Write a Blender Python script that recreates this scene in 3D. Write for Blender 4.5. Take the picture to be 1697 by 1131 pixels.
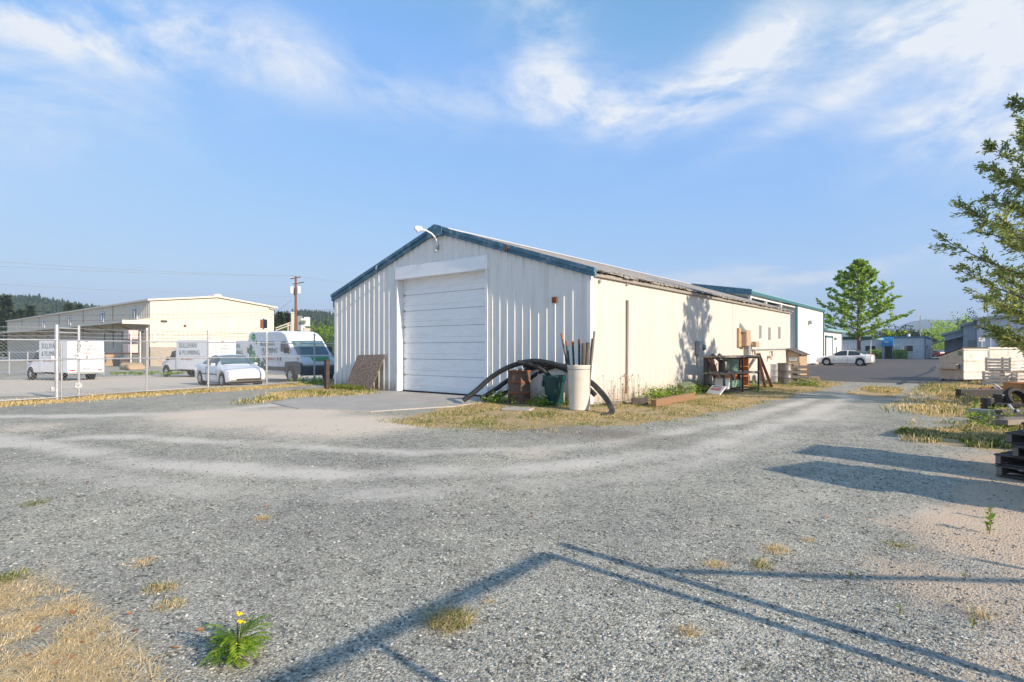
import bpy, bmesh, math, random
import numpy as np
from mathutils import Vector, Matrix
R = math.radians
random.seed(7); rng = np.random.default_rng(11)
S = bpy.context.scene
for o in list(bpy.data.objects): bpy.data.objects.remove(o)

# ------------------------------------------------------------------ camera
# lot frame: the shed's near right corner is the origin, its front runs along -X, its long side along +Y
CX, CY, CZ = 8.36, -13.69, 1.55
YAW = R(39.3)
FPX, HY, PX0 = 943.0, 580.0, 848.5          # measured focal length / horizon of the photograph
cd = bpy.data.cameras.new('camera'); cam = bpy.data.objects.new('camera', cd)
S.collection.objects.link(cam)
cam.location = (CX, CY, CZ); cam.rotation_euler = (R(90), 0, YAW)
cd.sensor_width = 36; cd.lens = 20.0; cd.shift_y = 14.5/1697; cd.clip_end = 9000; cd.clip_start = .05
S.camera = cam
# ------------------------------------------------------------------ sky, sun, exposure
SUN_EL = R(23.0)
SDX, SDY = -0.998, 0.060                    # horizontal direction the light travels
w = bpy.data.worlds.new('World'); S.world = w; w.use_nodes = True
nt = w.node_tree; nt.nodes.clear()
def N(t, **k):
    n = nt.nodes.new(t)
    for a, b in k.items(): setattr(n, a, b)
    return n
def LK(a, b): nt.links.new(a, b)
def M(op, a, b=None, c=None, clamp=False):
    n = N('ShaderNodeMath', operation=op, use_clamp=clamp)
    for i, v in enumerate((a, b, c)):
        if v is None: continue
        if isinstance(v, (int, float)): n.inputs[i].default_value = v
        else: LK(v, n.inputs[i])
    return n.outputs[0]
sky = N('ShaderNodeTexSky', sky_type='NISHITA', sun_disc=False)
sky.sun_elevation = SUN_EL
sky.sun_rotation = math.atan2(-SDX, -SDY)    # azimuth measured from +Y towards +X
sky.air_density = 1.0; sky.dust_density = 0.35; sky.ozone_density = 1.6; sky.altitude = 50
bg = N('ShaderNodeBackground'); bg.inputs[1].default_value = 0.10
out = N('ShaderNodeOutputWorld')
tc = N('ShaderNodeTexCoord'); sx = N('ShaderNodeSeparateXYZ'); LK(tc.outputs['Generated'], sx.inputs[0])
# wind-drawn cirrus on a high layer: project the direction onto a plane
hz = M('ADD', M('MAXIMUM', sx.outputs[2], 0.0), 0.10)
cmb = N('ShaderNodeCombineXYZ'); LK(M('DIVIDE', sx.outputs[0], hz), cmb.inputs[0]); LK(M('DIVIDE', sx.outputs[1], hz), cmb.inputs[1])
ae = N('ShaderNodeCombineXYZ'); LK(M('ARCTAN2', sx.outputs[0], sx.outputs[1]), ae.inputs[0]); LK(M('ARCSINE', sx.outputs[2]), ae.inputs[1])
mp = N('ShaderNodeMapping'); LK(ae.outputs[0], mp.inputs[0])
mp.inputs['Rotation'].default_value = (0, 0, R(14)); mp.inputs['Scale'].default_value = (1.0, 2.3, 1)
n1 = N('ShaderNodeTexNoise'); LK(mp.outputs[0], n1.inputs['Vector'])
n1.inputs['Scale'].default_value = 3.4; n1.inputs['Detail'].default_value = 8; n1.inputs['Roughness'].default_value = .64; n1.inputs['Distortion'].default_value = .35
n2 = N('ShaderNodeTexNoise'); LK(cmb.outputs[0], n2.inputs['Vector']); n2.inputs['Scale'].default_value = .55; n2.inputs['Detail'].default_value = 1
# azimuth / elevation of the direction, bent by noise
n3 = N('ShaderNodeTexNoise'); LK(cmb.outputs[0], n3.inputs['Vector']); n3.inputs['Scale'].default_value = 1.3; n3.inputs['Detail'].default_value = 3; n3.inputs['Roughness'].default_value = .6
wob = M('SUBTRACT', n3.outputs['Fac'], .5)
az = M('ADD', M('ARCTAN2', sx.outputs[0], sx.outputs[1]), M('MULTIPLY', wob, .16))
el = M('ADD', M('ARCSINE', sx.outputs[2]), M('MULTIPLY', wob, .10))
def blob(px, py, sa, se, amp, tilt=0.0):
    a = math.atan2((px-PX0), FPX) - YAW
    e = math.atan2(HY-py, math.hypot(FPX, px-PX0))
    da = M('SUBTRACT', az, a); de = M('SUBTRACT', M('SUBTRACT', el, e), M('MULTIPLY', da, tilt))
    q = M('ADD', M('POWER', M('DIVIDE', M('ABSOLUTE', da), sa), 2.0), M('POWER', M('DIVIDE', M('ABSOLUTE', de), se), 2.0))
    return M('MULTIPLY', M('EXPONENT', M('MULTIPLY', q, -1.0)), amp)
cov = None
for b in [(120, 55, .12, .028, .95, -.10), (330, 70, .16, .042, 1.0, -.12), (600, 125, .2, .035, .5, -.30), (1000, 165, .20, .040, 1.35, -.06), (880, 45, .08, .085, .75, -.5),
          (1225, 105, .10, .050, .85, .45), (1570, 30, .17, .050, .95, .0), (1600, 205, .09, .025, .7, -.1), (1690, 90, .08, .05, .7, 0), (1330, 190, .14, .02, .4, .3),
          (1180, 470, .14, .015, .45, 0), (1420, 455, .20, .017, .55, .02), (1560, 420, .1, .012, .3, .1), 
          (-500, 60, .3, .1, 1.0, .1), (2200, 100, .35, .12, 1.0, -.1)]:
    v = blob(*b); cov = v if cov is None else M('ADD', cov, v)
gen = N('ShaderNodeMapRange'); LK(n2.outputs['Fac'], gen.inputs[0]); gen.inputs[1].default_value = .5; gen.inputs[2].default_value = .75; gen.inputs[3].default_value = 0; gen.inputs[4].default_value = .55
hi = N('ShaderNodeMapRange'); LK(sx.outputs[2], hi.inputs[0]); hi.inputs[1].default_value = .5; hi.inputs[2].default_value = .62
cov = M('ADD', cov, M('MULTIPLY', gen.outputs[0], hi.outputs[0]))
wr = N('ShaderNodeMapRange'); LK(n1.outputs['Fac'], wr.inputs[0]); wr.inputs[1].default_value = .36; wr.inputs[2].default_value = .62
den = M('MULTIPLY', M('MULTIPLY', wr.outputs[0], cov), M('ADD', M('MULTIPLY', n1.outputs['Fac'], 2.0), .25), clamp=True)
den = M('MULTIPLY', den, .92)
spc = N('ShaderNodeSeparateColor'); LK(sky.outputs[0], spc.inputs[0]); cbc = N('ShaderNodeCombineColor')
for i_, (k_, g_, l_) in enumerate(((1.02, .68, .98), (1.80, .43, 1.34), (4.15, .13, 1.42))): LK(M('MINIMUM', M('MULTIPLY', M('POWER', spc.outputs[i_], g_), k_), M('MULTIPLY', spc.outputs[i_], l_)), cbc.inputs[i_])
mx = N('ShaderNodeMix', data_type='RGBA'); LK(den, mx.inputs[0]); LK(cbc.outputs[0], mx.inputs[6]); mx.inputs[7].default_value = (4.75, 4.85, 5.0, 1)
LK(mx.outputs[2], bg.inputs[0]); LK(bg.outputs[0], out.inputs[0])

sl = bpy.data.lights.new('sun', 'SUN'); so = bpy.data.objects.new('sun', sl); S.collection.objects.link(so)
sl.energy = 3.8; sl.angle = R(0.53); sl.color = (1.0, .85, .68)
dv = Vector((SDX*math.cos(SUN_EL), SDY*math.cos(SUN_EL), -math.sin(SUN_EL)))
so.rotation_euler = dv.to_track_quat('-Z', 'Y').to_euler(); so.location = (30, -5, 20)
vs = S.view_settings; vs.view_transform = 'Standard'; vs.look = 'None'; vs.exposure = 1.0; vs.gamma = 1; vs.use_curve_mapping = False
S.render.engine = 'CYCLES'
w.cycles.sampling_method = 'MANUAL'; w.cycles.sample_map_resolution = 512
S.cycles.max_bounces = 4; S.cycles.diffuse_bounces = 3; S.cycles.glossy_bounces = 2; S.cycles.transparent_max_bounces = 12; S.cycles.volume_bounces = 0

# ------------------------------------------------------------------ layout helpers
cy_, sy_ = math.cos(YAW), math.sin(YAW)
def L(xc, yc):          # metres right of / ahead of the camera -> lot frame
    return (CX + xc*cy_ - yc*sy_, CY + xc*sy_ + yc*cy_)
def P(px, py, D):       # a sight line of the photograph at a distance
    x, y = L((px-PX0)/FPX*D, D); return Vector((x, y, CZ + (HY-py)/FPX*D))
def G(px, py, z=0.0):   # where a sight line meets the ground
    D = FPX*(CZ-z)/(py-HY); x, y = L((px-PX0)/FPX*D, D); return Vector((x, y, z))
def gz(x, y):           # height of the ground: the yard behind the fence falls away gently
    return -min(.55, .017*max(0., -16.-x))

# ------------------------------------------------------------------ mesh helpers
COL = S.collection
class MB:
    def __init__(s): s.v = []; s.f = []; s.mi = []
    def add(s, vs, fs, m=0):
        b = len(s.v); s.v += [tuple(p) for p in vs]; s.f += [tuple(b+i for i in f) for f in fs]; s.mi += [m]*len(fs); return s
    def box(s, c, d, rot=None, m=0):
        x, y, z = d[0]/2, d[1]/2, d[2]/2
        vs = [Vector((a*x, b*y, e*z)) for a in (-1, 1) for b in (-1, 1) for e in (-1, 1)]
        if rot is not None:
            if not isinstance(rot, Matrix): rot = Matrix.Rotation(rot, 3, 'Z')
            vs = [rot @ p for p in vs]
        c = Vector(c)
        return s.add([p+c for p in vs], [(0, 1, 3, 2), (4, 6, 7, 5), (0, 4, 5, 1), (2, 3, 7, 6), (0, 2, 6, 4), (1, 5, 7, 3)], m)
    def bb(s, a, b, m=0):
        return s.box([(p+q)/2 for p, q in zip(a, b)], [abs(q-p) for p, q in zip(a, b)], None, m)
    def beam(s, a, b, w, h, m=0, up=(0, 0, 1)):
        a, b = Vector(a), Vector(b); t = b-a; l = t.length; t.normalize()
        u = Vector(up)
        if abs(t.dot(u)) > .98: u = Vector((0, 1, 0))
        sd = t.cross(u).normalized(); u = sd.cross(t)
        return s.box((a+b)/2, (l, w, h), Matrix((t, sd, u)).transposed(), m)
    def tube(s, pts, r, n=8, m=0, cap=True):
        pts = [Vector(p) for p in pts]; rs = r if isinstance(r, (list, tuple)) else [r]*len(pts)
        base = len(s.v); pr = None
        for i, p in enumerate(pts):
            t = (pts[min(i+1, len(pts)-1)]-pts[max(i-1, 0)]).normalized()
            if pr is None:
                u = Vector((0, 0, 1)) if abs(t.z) < .9 else Vector((1, 0, 0))
                a = t.cross(u).normalized()
            else: a = (pr - t*pr.dot(t)).normalized()
            pr = a; b = t.cross(a)
            for k in range(n):
                g = 2*math.pi*k/n; s.v.append(tuple(p+(a*math.cos(g)+b*math.sin(g))*rs[i]))
        for i in range(len(pts)-1):
            for k in range(n):
                k2 = (k+1) % n; s.f.append((base+i*n+k, base+i*n+k2, base+(i+1)*n+k2, base+(i+1)*n+k)); s.mi.append(m)
        if cap:
            s.f.append(tuple(base+k for k in range(n))[::-1]); s.mi.append(m)
            e = base+(len(pts)-1)*n; s.f.append(tuple(e+k for k in range(n))); s.mi.append(m)
        return s
    def lathe(s, prof, c=(0, 0, 0), n=24, m=0, axis='Z'):
        base = len(s.v); c = Vector(c)
        for (r, z) in prof:
            for k in range(n):
                g = 2*math.pi*k/n; p = (r*math.cos(g), r*math.sin(g), z)
                if axis == 'Y': p = (p[0], p[2], p[1])
                if axis == 'X': p = (p[2], p[0], p[1])
                s.v.append(tuple(Vector(p)+c))
        for i in range(len(prof)-1):
            for k in range(n):
                k2 = (k+1) % n; s.f.append((base+i*n+k, base+i*n+k2, base+(i+1)*n+k2, base+(i+1)*n+k)); s.mi.append(m)
        return s
    def prism(s, poly, d0, d1, axis='Y', m=0):
        # polygon given in the two axes left over (in order), extruded along axis from d0 to d1
        def q(p, d): return {'X': (d, p[0], p[1]), 'Y': (p[0], d, p[1]), 'Z': (p[0], p[1], d)}[axis]
        n = len(poly); vs = [q(p, d0) for p in poly]+[q(p, d1) for p in poly]
        fs = [tuple(range(n))[::-1], tuple(range(n, 2*n))]+[(i, (i+1) % n, n+(i+1) % n, n+i) for i in range(n)]
        return s.add(vs, fs, m)
    def mesh(s, name):
        me = bpy.data.meshes.new(name); me.from_pydata(s.v, [], s.f)
        if any(s.mi): me.polygons.foreach_set('material_index', s.mi)
        return me
    def build(s, name, mat, parent=None, smooth=False, bevel=0, recalc=True, segs=2):
        me = s.mesh(name)
        if recalc:
            bm = bmesh.new(); bm.from_mesh(me); bmesh.ops.recalc_face_normals(bm, faces=bm.faces); bm.to_mesh(me); bm.free()
        for x in (mat if isinstance(mat, (list, tuple)) else [mat]): me.materials.append(x)
        if smooth:
            me.polygons.foreach_set('use_smooth', [True]*len(me.polygons)); me.set_sharp_from_angle(angle=R(38))
        o = bpy.data.objects.new(name, me); COL.objects.link(o)
        if parent is not None: o.parent = parent
        if bevel:
            b = o.modifiers.new('bevel', 'BEVEL'); b.width = bevel; b.segments = segs; b.limit_method = 'ANGLE'; b.angle_limit = R(35); b.harden_normals = False
        return o
def tag(o, label=None, cat=None, group=None, kind=None):
    for k, v in (('label', label), ('category', cat), ('group', group), ('kind', kind)):
        if v: o[k] = v
    return o
def empty(name, loc=(0, 0, 0), rz=0, label=None, cat=None, group=None):
    o = bpy.data.objects.new(name, None); COL.objects.link(o); o.location = loc; o.rotation_euler = (0, 0, rz)
    o.empty_display_size = .1
    return tag(o, label, cat, group)
def copy_tree(o, parent=None, top=None):
    c = o.copy(); COL.objects.link(c)
    if parent is not None: c.parent = parent
    for ch in list(o.children): copy_tree(ch, c)
    return c
def quads(name, V, k, mat, parent=None, tone=None, smooth=False):
    # V: (n*k,3) vertices, every k of them one face
    V = np.asarray(V, dtype=np.float32).reshape(-1, 3); n = len(V)//k
    me = bpy.data.meshes.new(name); me.vertices.add(len(V)); me.vertices.foreach_set('co', V.ravel())
    me.loops.add(len(V)); me.loops.foreach_set('vertex_index', np.arange(len(V), dtype=np.int32))
    me.polygons.add(n); me.polygons.foreach_set('loop_start', np.arange(0, len(V), k, dtype=np.int32)); me.polygons.foreach_set('loop_total', np.full(n, k, dtype=np.int32))
    me.update(calc_edges=True)
    if tone is not None:
        a = me.attributes.new('tone', 'FLOAT', 'POINT'); a.data.foreach_set('value', np.repeat(np.asarray(tone, dtype=np.float32), k))
    for x in (mat if isinstance(mat, (list, tuple)) else [mat]): me.materials.append(x)
    if smooth: me.polygons.foreach_set('use_smooth', [True]*n)
    o = bpy.data.objects.new(name, me); COL.objects.link(o)
    if parent is not None: o.parent = parent
    return o

# ------------------------------------------------------------------ materials
MAT = {}
class NT:
    def __init__(s, m): s.t = m.node_tree; s.n = s.t.nodes; s.b = s.n['Principled BSDF']
    def new(s, t, **k):
        x = s.n.new(t)
        for a, b in k.items(): setattr(x, a, b)
        return x
    def lk(s, a, b): s.t.links.new(a, b)
    def noise(s, scale, detail=4, rough=.55, vec=None, dist=0):
        x = s.new('ShaderNodeTexNoise'); x.inputs['Scale'].default_value = scale; x.inputs['Detail'].default_value = detail; x.inputs['Roughness'].default_value = rough; x.inputs['Distortion'].default_value = dist
        s.lk(vec if vec is not None else s.obj(), x.inputs['Vector']); return x.outputs['Fac']
    def obj(s, scale=None):
        if not hasattr(s, '_c'): s._c = s.new('ShaderNodeTexCoord').outputs['Object']
        if scale is None: return s._c
        m = s.new('ShaderNodeMapping'); m.inputs['Scale'].default_value = scale; s.lk(s._c, m.inputs[0]); return m.outputs[0]
    def ramp(s, f, stops):
        x = s.new('ShaderNodeValToRGB'); e = x.color_ramp.elements
        while len(e) < len(stops): e.new(.5)
        for q, (p, c) in zip(e, stops): q.position = p; q.color = (*c, 1) if len(c) == 3 else c
        s.lk(f, x.inputs[0]); return x.outputs[0]
    def mr(s, f, a, b, c=0., d=1.):
        x = s.new('ShaderNodeMapRange'); s.lk(f, x.inputs[0])
        for i, v in enumerate((a, b, c, d)): x.inputs[i+1].default_value = v
        return x.outputs[0]
    def mix(s, f, a, b, mode='MIX'):
        x = s.new('ShaderNodeMix', data_type='RGBA', blend_type=mode)
        for i, v in ((0, f), (6, a), (7, b)):
            if isinstance(v, (int, float)): x.inputs[i].default_value = v
            elif isinstance(v, tuple): x.inputs[i].default_value = (*v, 1)
            else: s.lk(v, x.inputs[i])
        return x.outputs[2]
    def math(s, op, a, b=None, clamp=False):
        x = s.new('ShaderNodeMath', operation=op, use_clamp=clamp)
        for i, v in enumerate((a, b)):
            if v is None: continue
            if isinstance(v, (int, float)): x.inputs[i].default_value = v
            else: s.lk(v, x.inputs[i])
        return x.outputs[0]
    def bump(s, h, strength=.3, dist=.01):
        x = s.new('ShaderNodeBump'); x.inputs['Strength'].default_value = strength; x.inputs['Distance'].default_value = dist
        s.lk(h, x.inputs['Height']); s.lk(x.outputs[0], s.b.inputs['Normal'])
    def col(s, c): s.lk(c, s.b.inputs['Base Color'])
    def attr(s, name): return s.new('ShaderNodeAttribute', attribute_name=name).outputs['Fac']
def mat(name, c, rough=.6, metal=0., var=.12, scale=6., dirt=None, dirt_amt=.5, dirt_scale=3., bump=0., bscale=80., stretch=None, spec=.5):
    m = bpy.data.materials.new(name); m.use_nodes = True; t = NT(m); MAT[name] = m
    t.b.inputs['Roughness'].default_value = rough; t.b.inputs['Metallic'].default_value = metal; t.b.inputs['Specular IOR Level'].default_value = spec
    c = tuple(c); hi = tuple(min(1, x*(1+var)) for x in c); lo = tuple(x*(1-var) for x in c)
    vec = t.obj(stretch) if stretch else t.obj()
    k = t.ramp(t.noise(scale, 5, .6, vec), [(.3, lo), (.7, hi)])
    if dirt is not None:
        f = t.mr(t.noise(dirt_scale, 8, .65, vec), .52, .72, 0, dirt_amt); k = t.mix(f, k, tuple(dirt))
    t.col(k)
    rn = t.mr(t.noise(scale*2.3, 3), .3, .7, max(0, rough-.08), min(1, rough+.08)); t.lk(rn, t.b.inputs['Roughness'])
    if bump: t.bump(t.noise(bscale, 4), bump, .006)
    return m
def glassmat(name, c=(.03, .045, .05), rough=.05):
    m = bpy.data.materials.new(name); m.use_nodes = True; t = NT(m); MAT[name] = m
    t.col(t.ramp(t.noise(3), [(.3, tuple(x*.7 for x in c)), (.7, tuple(x*1.3 for x in c))])); t.b.inputs['Roughness'].default_value = rough
    t.b.inputs['Specular IOR Level'].default_value = .8
    return m
def leafmat(name, stops, trans=.35, rough=.55):
    m = bpy.data.materials.new(name); m.use_nodes = True; t = NT(m); MAT[name] = m
    c = t.ramp(t.attr('tone'), stops); t.col(c); t.b.inputs['Roughness'].default_value = rough; t.b.inputs['Specular IOR Level'].default_value = .3
    tr = t.new('ShaderNodeBsdfTranslucent'); t.lk(c, tr.inputs[0])
    ms = t.new('ShaderNodeMixShader'); ms.inputs[0].default_value = trans
    t.lk(t.b.outputs[0], ms.inputs[1]); t.lk(tr.outputs[0], ms.inputs[2]); t.lk(ms.outputs[0], t.n['Material Output'].inputs[0])
    return m
mat('shed_white', (.82, .795, .74), .5, 0, .05, 2, (.42, .38, .32), .35, 1.2, stretch=(3, 3, .35))
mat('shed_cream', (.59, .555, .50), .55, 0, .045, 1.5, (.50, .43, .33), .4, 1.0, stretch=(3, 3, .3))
mat('trim_white', (.80, .80, .79), .5, 0, .05, 3, (.4, .36, .3), .3, 2)
mat('door_white', (.92, .92, .91), .42, 0, .03, 3, (.5, .48, .44), .25, 1.0, stretch=(1, 1, 3))
mat('fascia_blue', (.055, .15, .22), .55, 0, .18, 5, (.35, .42, .45), .75, 5)
mat('roof_grey', (.40, .37, .335), .85, 0, .25, 3, (.16, .14, .11), .7, 4, .3, 30, stretch=(1, 3, 1))
mat('moss_grey', (.30, .275, .24), .95, 0, .4, 20, (.42, .40, .36), .7, 9, .5, 50)
mat('teal', (.045, .15, .17), .5, 0, .1, 4); mat('teal_light', (.22, .40, .42), .45, 0, .08, 4)
mat('shop_white', (.80, .79, .77), .55, 0, .03, 1.5, (.6, .57, .52), .25, 1)
mat('shop_shaded', (.62, .62, .63), .55, 0, .06, 2)  # shop white greyed for walls away from the sun: shade in the colour
mat('bldg_cream', (.62, .57, .475), .55, 0, .04, 1, (.55, .5, .4), .25, .7)
mat('block', (.36, .31, .25), .9, 0, .15, 3, None, 0, 3, .4, 12)
mat('dark_inside', (.05, .05, .05), .9, 0, .3, 2)
mat('concrete', (.40, .375, .335), .85, 0, .12, 1.2, (.30, .27, .24), .5, 1.8, .25, 60)
mat('galv', (.55, .56, .57), .38, .6, .12, 8); mat('galv_wire', (.34, .35, .36), .5, .2, .1, 8)
mat('black_plastic', (.022, .022, .023), .42, 0, .35, 9, (.12, .11, .095), .4, 5)
mat('black_steel', (.03, .03, .032), .5, .2, .3, 12, (.12, .07, .04), .4, 9)
mat('rust', (.20, .075, .03), .85, 0, .35, 12, (.09, .045, .03), .7, 7, .4, 60)
mat('rust_drum', (.15, .10, .075), .75, .1, .3, 8, (.30, .10, .035), .8, 5, .3, 50)
mat('rust_band', (.32, .10, .035), .8, 0, .3, 12, (.16, .06, .03), .6, 9)
mat('green_plastic', (.006, .06, .064), .38, 0, .1, 5, (.10, .16, .15), .3, 6)
mat('white_plastic', (.66, .62, .54), .5, 0, .05, 3, (.46, .40, .30), .4, 4)
mat('wood_grey', (.24, .205, .165), .85, 0, .3, 4, (.12, .10, .085), .6, 5, .4, 40, stretch=(2, 14, 14))
mat('wood_brown', (.27, .16, .085), .8, 0, .3, 4, (.13, .075, .045), .6, 4, .35, 40, stretch=(3, 12, 12))
mat('wood_tan', (.42, .30, .185), .8, 0, .25, 5, (.25, .17, .10), .5, 5, .3, 40)
mat('wood_dark', (.10, .082, .07), .88, 0, .35, 5, (.2, .17, .14), .5, 6, .4, 40)
mat('orange_wood', (.46, .20, .065), .7, 0, .25, 6, (.26, .11, .04), .5, 5)
mat('car_white', (.80, .81, .83), .22, 0, .015, 2); MAT['car_white'].node_tree.nodes['Principled BSDF'].inputs['Coat Weight'].default_value = .6
mat('van_white', (.82, .82, .83), .28, 0, .015, 2)
mat('pearl_white', (.80, .78, .74), .2, 0, .015, 2); MAT['pearl_white'].node_tree.nodes['Principled BSDF'].inputs['Coat Weight'].default_value = .7
mat('car_dark', (.05, .06, .075), .3, .2, .05, 2); mat('car_red', (.35, .03, .025), .3, 0, .05, 2)
mat('van_grey', (.075, .08, .09), .6, 0, .1, 5); mat('rubber', (.02, .02, .021), .8, 0, .2, 20, (.08, .075, .07), .4, 6)
mat('rim', (.6, .61, .62), .3, .7, .08, 10); mat('red_lamp', (.5, .02, .02), .3, 0, .1, 6); mat('amber', (.65, .22, .03), .3, 0, .1, 6)
mat('lamp_clear', (.75, .76, .78), .15, .2, .05, 6)
mat('green_wrap', (.03, .30, .09), .35, 0, .35, 5, (.25, .55, .2), .6, 3); mat('green_dark', (.015, .14, .06), .4, 0, .3, 6)
mat('ink_teal', (.06, .14, .14), .5, 0, .05, 5); mat('ink_red', (.42, .06, .05), .5, 0, .05, 5); mat('ink_dark', (.04, .04, .045), .5, 0, .1, 5)
mat('awning_blue', (.03, .19, .42), .6, 0, .1, 4)
mat('bollard', (.055, .04, .035), .75, 0, .3, 8, (.16, .06, .04), .5, 8)
mat('pole_brown', (.17, .075, .04), .9, 0, .3, 4, (.3, .2, .14), .4, 6, stretch=(8, 8, .6))
mat('elec_grey', (.33, .345, .34), .5, .2, .1, 8, (.2, .14, .1), .3, 8); mat('elec_tan', (.45, .33, .22), .6, 0, .15, 8, (.25, .15, .09), .5, 7)
mat('dumpster', (.56, .47, .37), .6, .05, .12, 4, (.20, .13, .085), .7, 3.2); mat('white_and_sunlit_tan', (.70, .64, .56), .6, .05, .06, 4, (.28, .19, .12), .6, 3.2)  # second one: white steel, and the dumpster tan brightened for its sunlit back
mat('silver', (.72, .72, .73), .35, .5, .08, 8); mat('grey_bldg', (.46, .48, .52), .6, 0, .06, 2); mat('far_white', (.72, .72, .73), .5, 0, .04, 2)
mat('bark', (.13, .10, .075), .95, 0, .35, 6, (.22, .19, .16), .5, 9, .6, 30, stretch=(4, 4, 1))
mat('asphalt', (.098, .088, .082), .85, 0, .18, 1.1, (.16, .145, .135), .5, .35, .3, 140); mat('seal', (.018, .018, .019), .6, 0, .2, 8)
mat('barrel_grey', (.16, .155, .15), .45, .3, .15, 5, (.28, .25, .21), .4, 4); mat('pink_wrap', (.62, .47, .43), .5, 0, .1, 6); mat('yellow', (.62, .36, .03), .5, 0, .1, 6)
mat('olive', (.15, .19, .10), .6, 0, .2, 6, (.25, .24, .16), .5, 6); mat('pane_green', (.20, .34, .27), .12, 0, .2, 3)
mat('orange_leaf', (.36, .14, .04), .7, 0, .3, 40); mat('yellow_leaf', (.55, .36, .06), .7, 0, .2, 40)
mat('flower_yellow', (.80, .58, .01), .6, 0, .12, 60); mat('stem_red', (.22, .12, .055), .7, 0, .2, 30); mat('flower_white', (.78, .78, .74), .6, 0, .1, 40)
m = mat('osb', (.22, .155, .115), .85, 0, .2, 6, None); t = NT(m)
v = t.new('ShaderNodeTexVoronoi'); v.inputs['Scale'].default_value = 34; v.inputs['Randomness'].default_value = 1
t.lk(t.obj((1, 1, 2.2)), v.inputs['Vector']); sp = t.new('ShaderNodeSeparateXYZ'); t.lk(v.outputs['Color'], sp.inputs[0])
t.col(t.ramp(sp.outputs[0], [(.0, (.10, .07, .055)), (.4, (.20, .14, .10)), (.75, (.30, .22, .165)), (1, (.48, .40, .33))]))
glassmat('glass'); glassmat('glass_dark', (.012, .014, .016)); glassmat('glass_blue', (.04, .08, .16)); glassmat('glass_teal', (.10, .17, .19))
leafmat('leaf_birch', [(0, (.12, .17, .05)), (.45, (.31, .40, .11)), (.8, (.54, .57, .18)), (1, (.70, .63, .20))], .6)
leafmat('leaf_oak', [(0, (.10, .20, .028)), (.5, (.36, .53, .06)), (1, (.62, .74, .11))], .6)
leafmat('leaf_dark', [(0, (.012, .025, .010)), (.5, (.030, .052, .018)), (1, (.075, .095, .03))], .2)
leafmat('leaf_bush', [(0, (.06, .11, .02)), (.5, (.14, .24, .03)), (1, (.25, .34, .05))], .35)
leafmat('weed', [(0, (.08, .16, .015)), (.5, (.20, .34, .025)), (1, (.42, .52, .05))], .4)
leafmat('grass', [(0, (.06, .13, .016)), (.22, (.17, .24, .035)), (.36, (.50, .38, .13)), (.7, (.72, .53, .26)), (1, (.88, .73, .47))], .3, .8)

for nm_, amt_ in (('shed_white', .75), ('shed_cream', .6)):      # mud splashed up the foot of the sheets, rust weeping from screws
    t = NT(MAT[nm_]); src = t.b.inputs['Base Color'].links[0].from_socket; s3 = t.new('ShaderNodeSeparateXYZ'); t.lk(t.obj(), s3.inputs[0])
    f_ = t.math('MULTIPLY', t.mr(t.math('SUBTRACT', s3.outputs[2], t.math('MULTIPLY', t.noise(9, 5, .7), .75)), -.32, .12, 1, 0), amt_)
    k_ = t.mix(f_, src, (.33, .27, .20)); f2 = t.mr(t.noise(2.2, 6, .7, t.obj((7, 7, .25))), .66, .78, 0, .4); t.col(t.mix(f2, k_, (.42, .27, .15)))
# ------------------------------------------------------------------ ground
def gp(l): return np.array([G(*p)[:2] for p in l])
def inpoly(x, y, poly):
    r = np.zeros(x.shape, bool); n = len(poly)
    for i in range(n):
        x0, y0 = poly[i]; x1, y1 = poly[(i+1) % n]
        if y0 == y1: continue
        c = ((y0 > y) != (y1 > y)) & (x < (x1-x0)*(y-y0)/(y1-y0)+x0); r ^= c
    return r
def linedist(x, y, pl):
    d = np.full(x.shape, 1e9)
    for (x0, y0), (x1, y1) in zip(pl[:-1], pl[1:]):
        l2 = (x1-x0)**2+(y1-y0)**2+1e-9; t_ = np.clip(((x-x0)*(x1-x0)+(y-y0)*(y1-y0))/l2, 0, 1)
        d = np.minimum(d, np.hypot(x-x0-t_*(x1-x0), y-y0-t_*(y1-y0)))
    return d
FENCE = [L(-20.9, 7.2), L(-15.9, 14.6), L(-14.0, 17.5), L(-12.9, 20.1), L(-11.64, 21.8), L(-10.33, 23.96), L(-9.24, 26.6), L(-7.6, 30.5), L(-5.9, 34.6)]
POLY = {
 'shed': gp([(630, 699), (700, 709), (790, 713), (860, 717), (930, 713), (1000, 707), (1060, 702), (1160, 693), (1230, 676), (1400, 637), (1345, 630), (1210, 640), (1090, 655), (985, 670), (975, 668), (860, 664), (765, 664), (745, 672)]),
 'left': gp([(395, 672), (470, 660), (560, 657), (615, 653), (605, 645), (556, 645), (520, 647), (470, 652)]),
 'corner': gp([(-60, 955), (60, 975), (130, 1005), (200, 1055), (235, 1090), (225, 1180), (-260, 1260), (-220, 1000)]),
 'right1': gp([(1555, 664), (1500, 672), (1540, 690), (1700, 690), (1900, 700), (1900, 640), (1700, 632), (1560, 636), (1520, 642)]),
 'right2': gp([(1480, 722), (1550, 735), (1650, 745), (1720, 745), (1720, 705), (1600, 708), (1520, 712)]),
 'median': gp([(1395, 655), (1480, 658), (1490, 645), (1440, 640)]),
}
def off(p, d): return [(x+d, y) for x, y in p]
FPOLY = np.array(off(FENCE, .95)+off(FENCE, -.75)[::-1]); POLY['fence'] = FPOLY
YARD = np.array([(-15.2, -6), (-15.6, 6), (-40, 8), (-42, -14), (-19, -14)])
def smooth(x, a, b): t_ = np.clip((x-a)/(b-a), 0, 1); return t_*t_*(3-2*t_)
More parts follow.
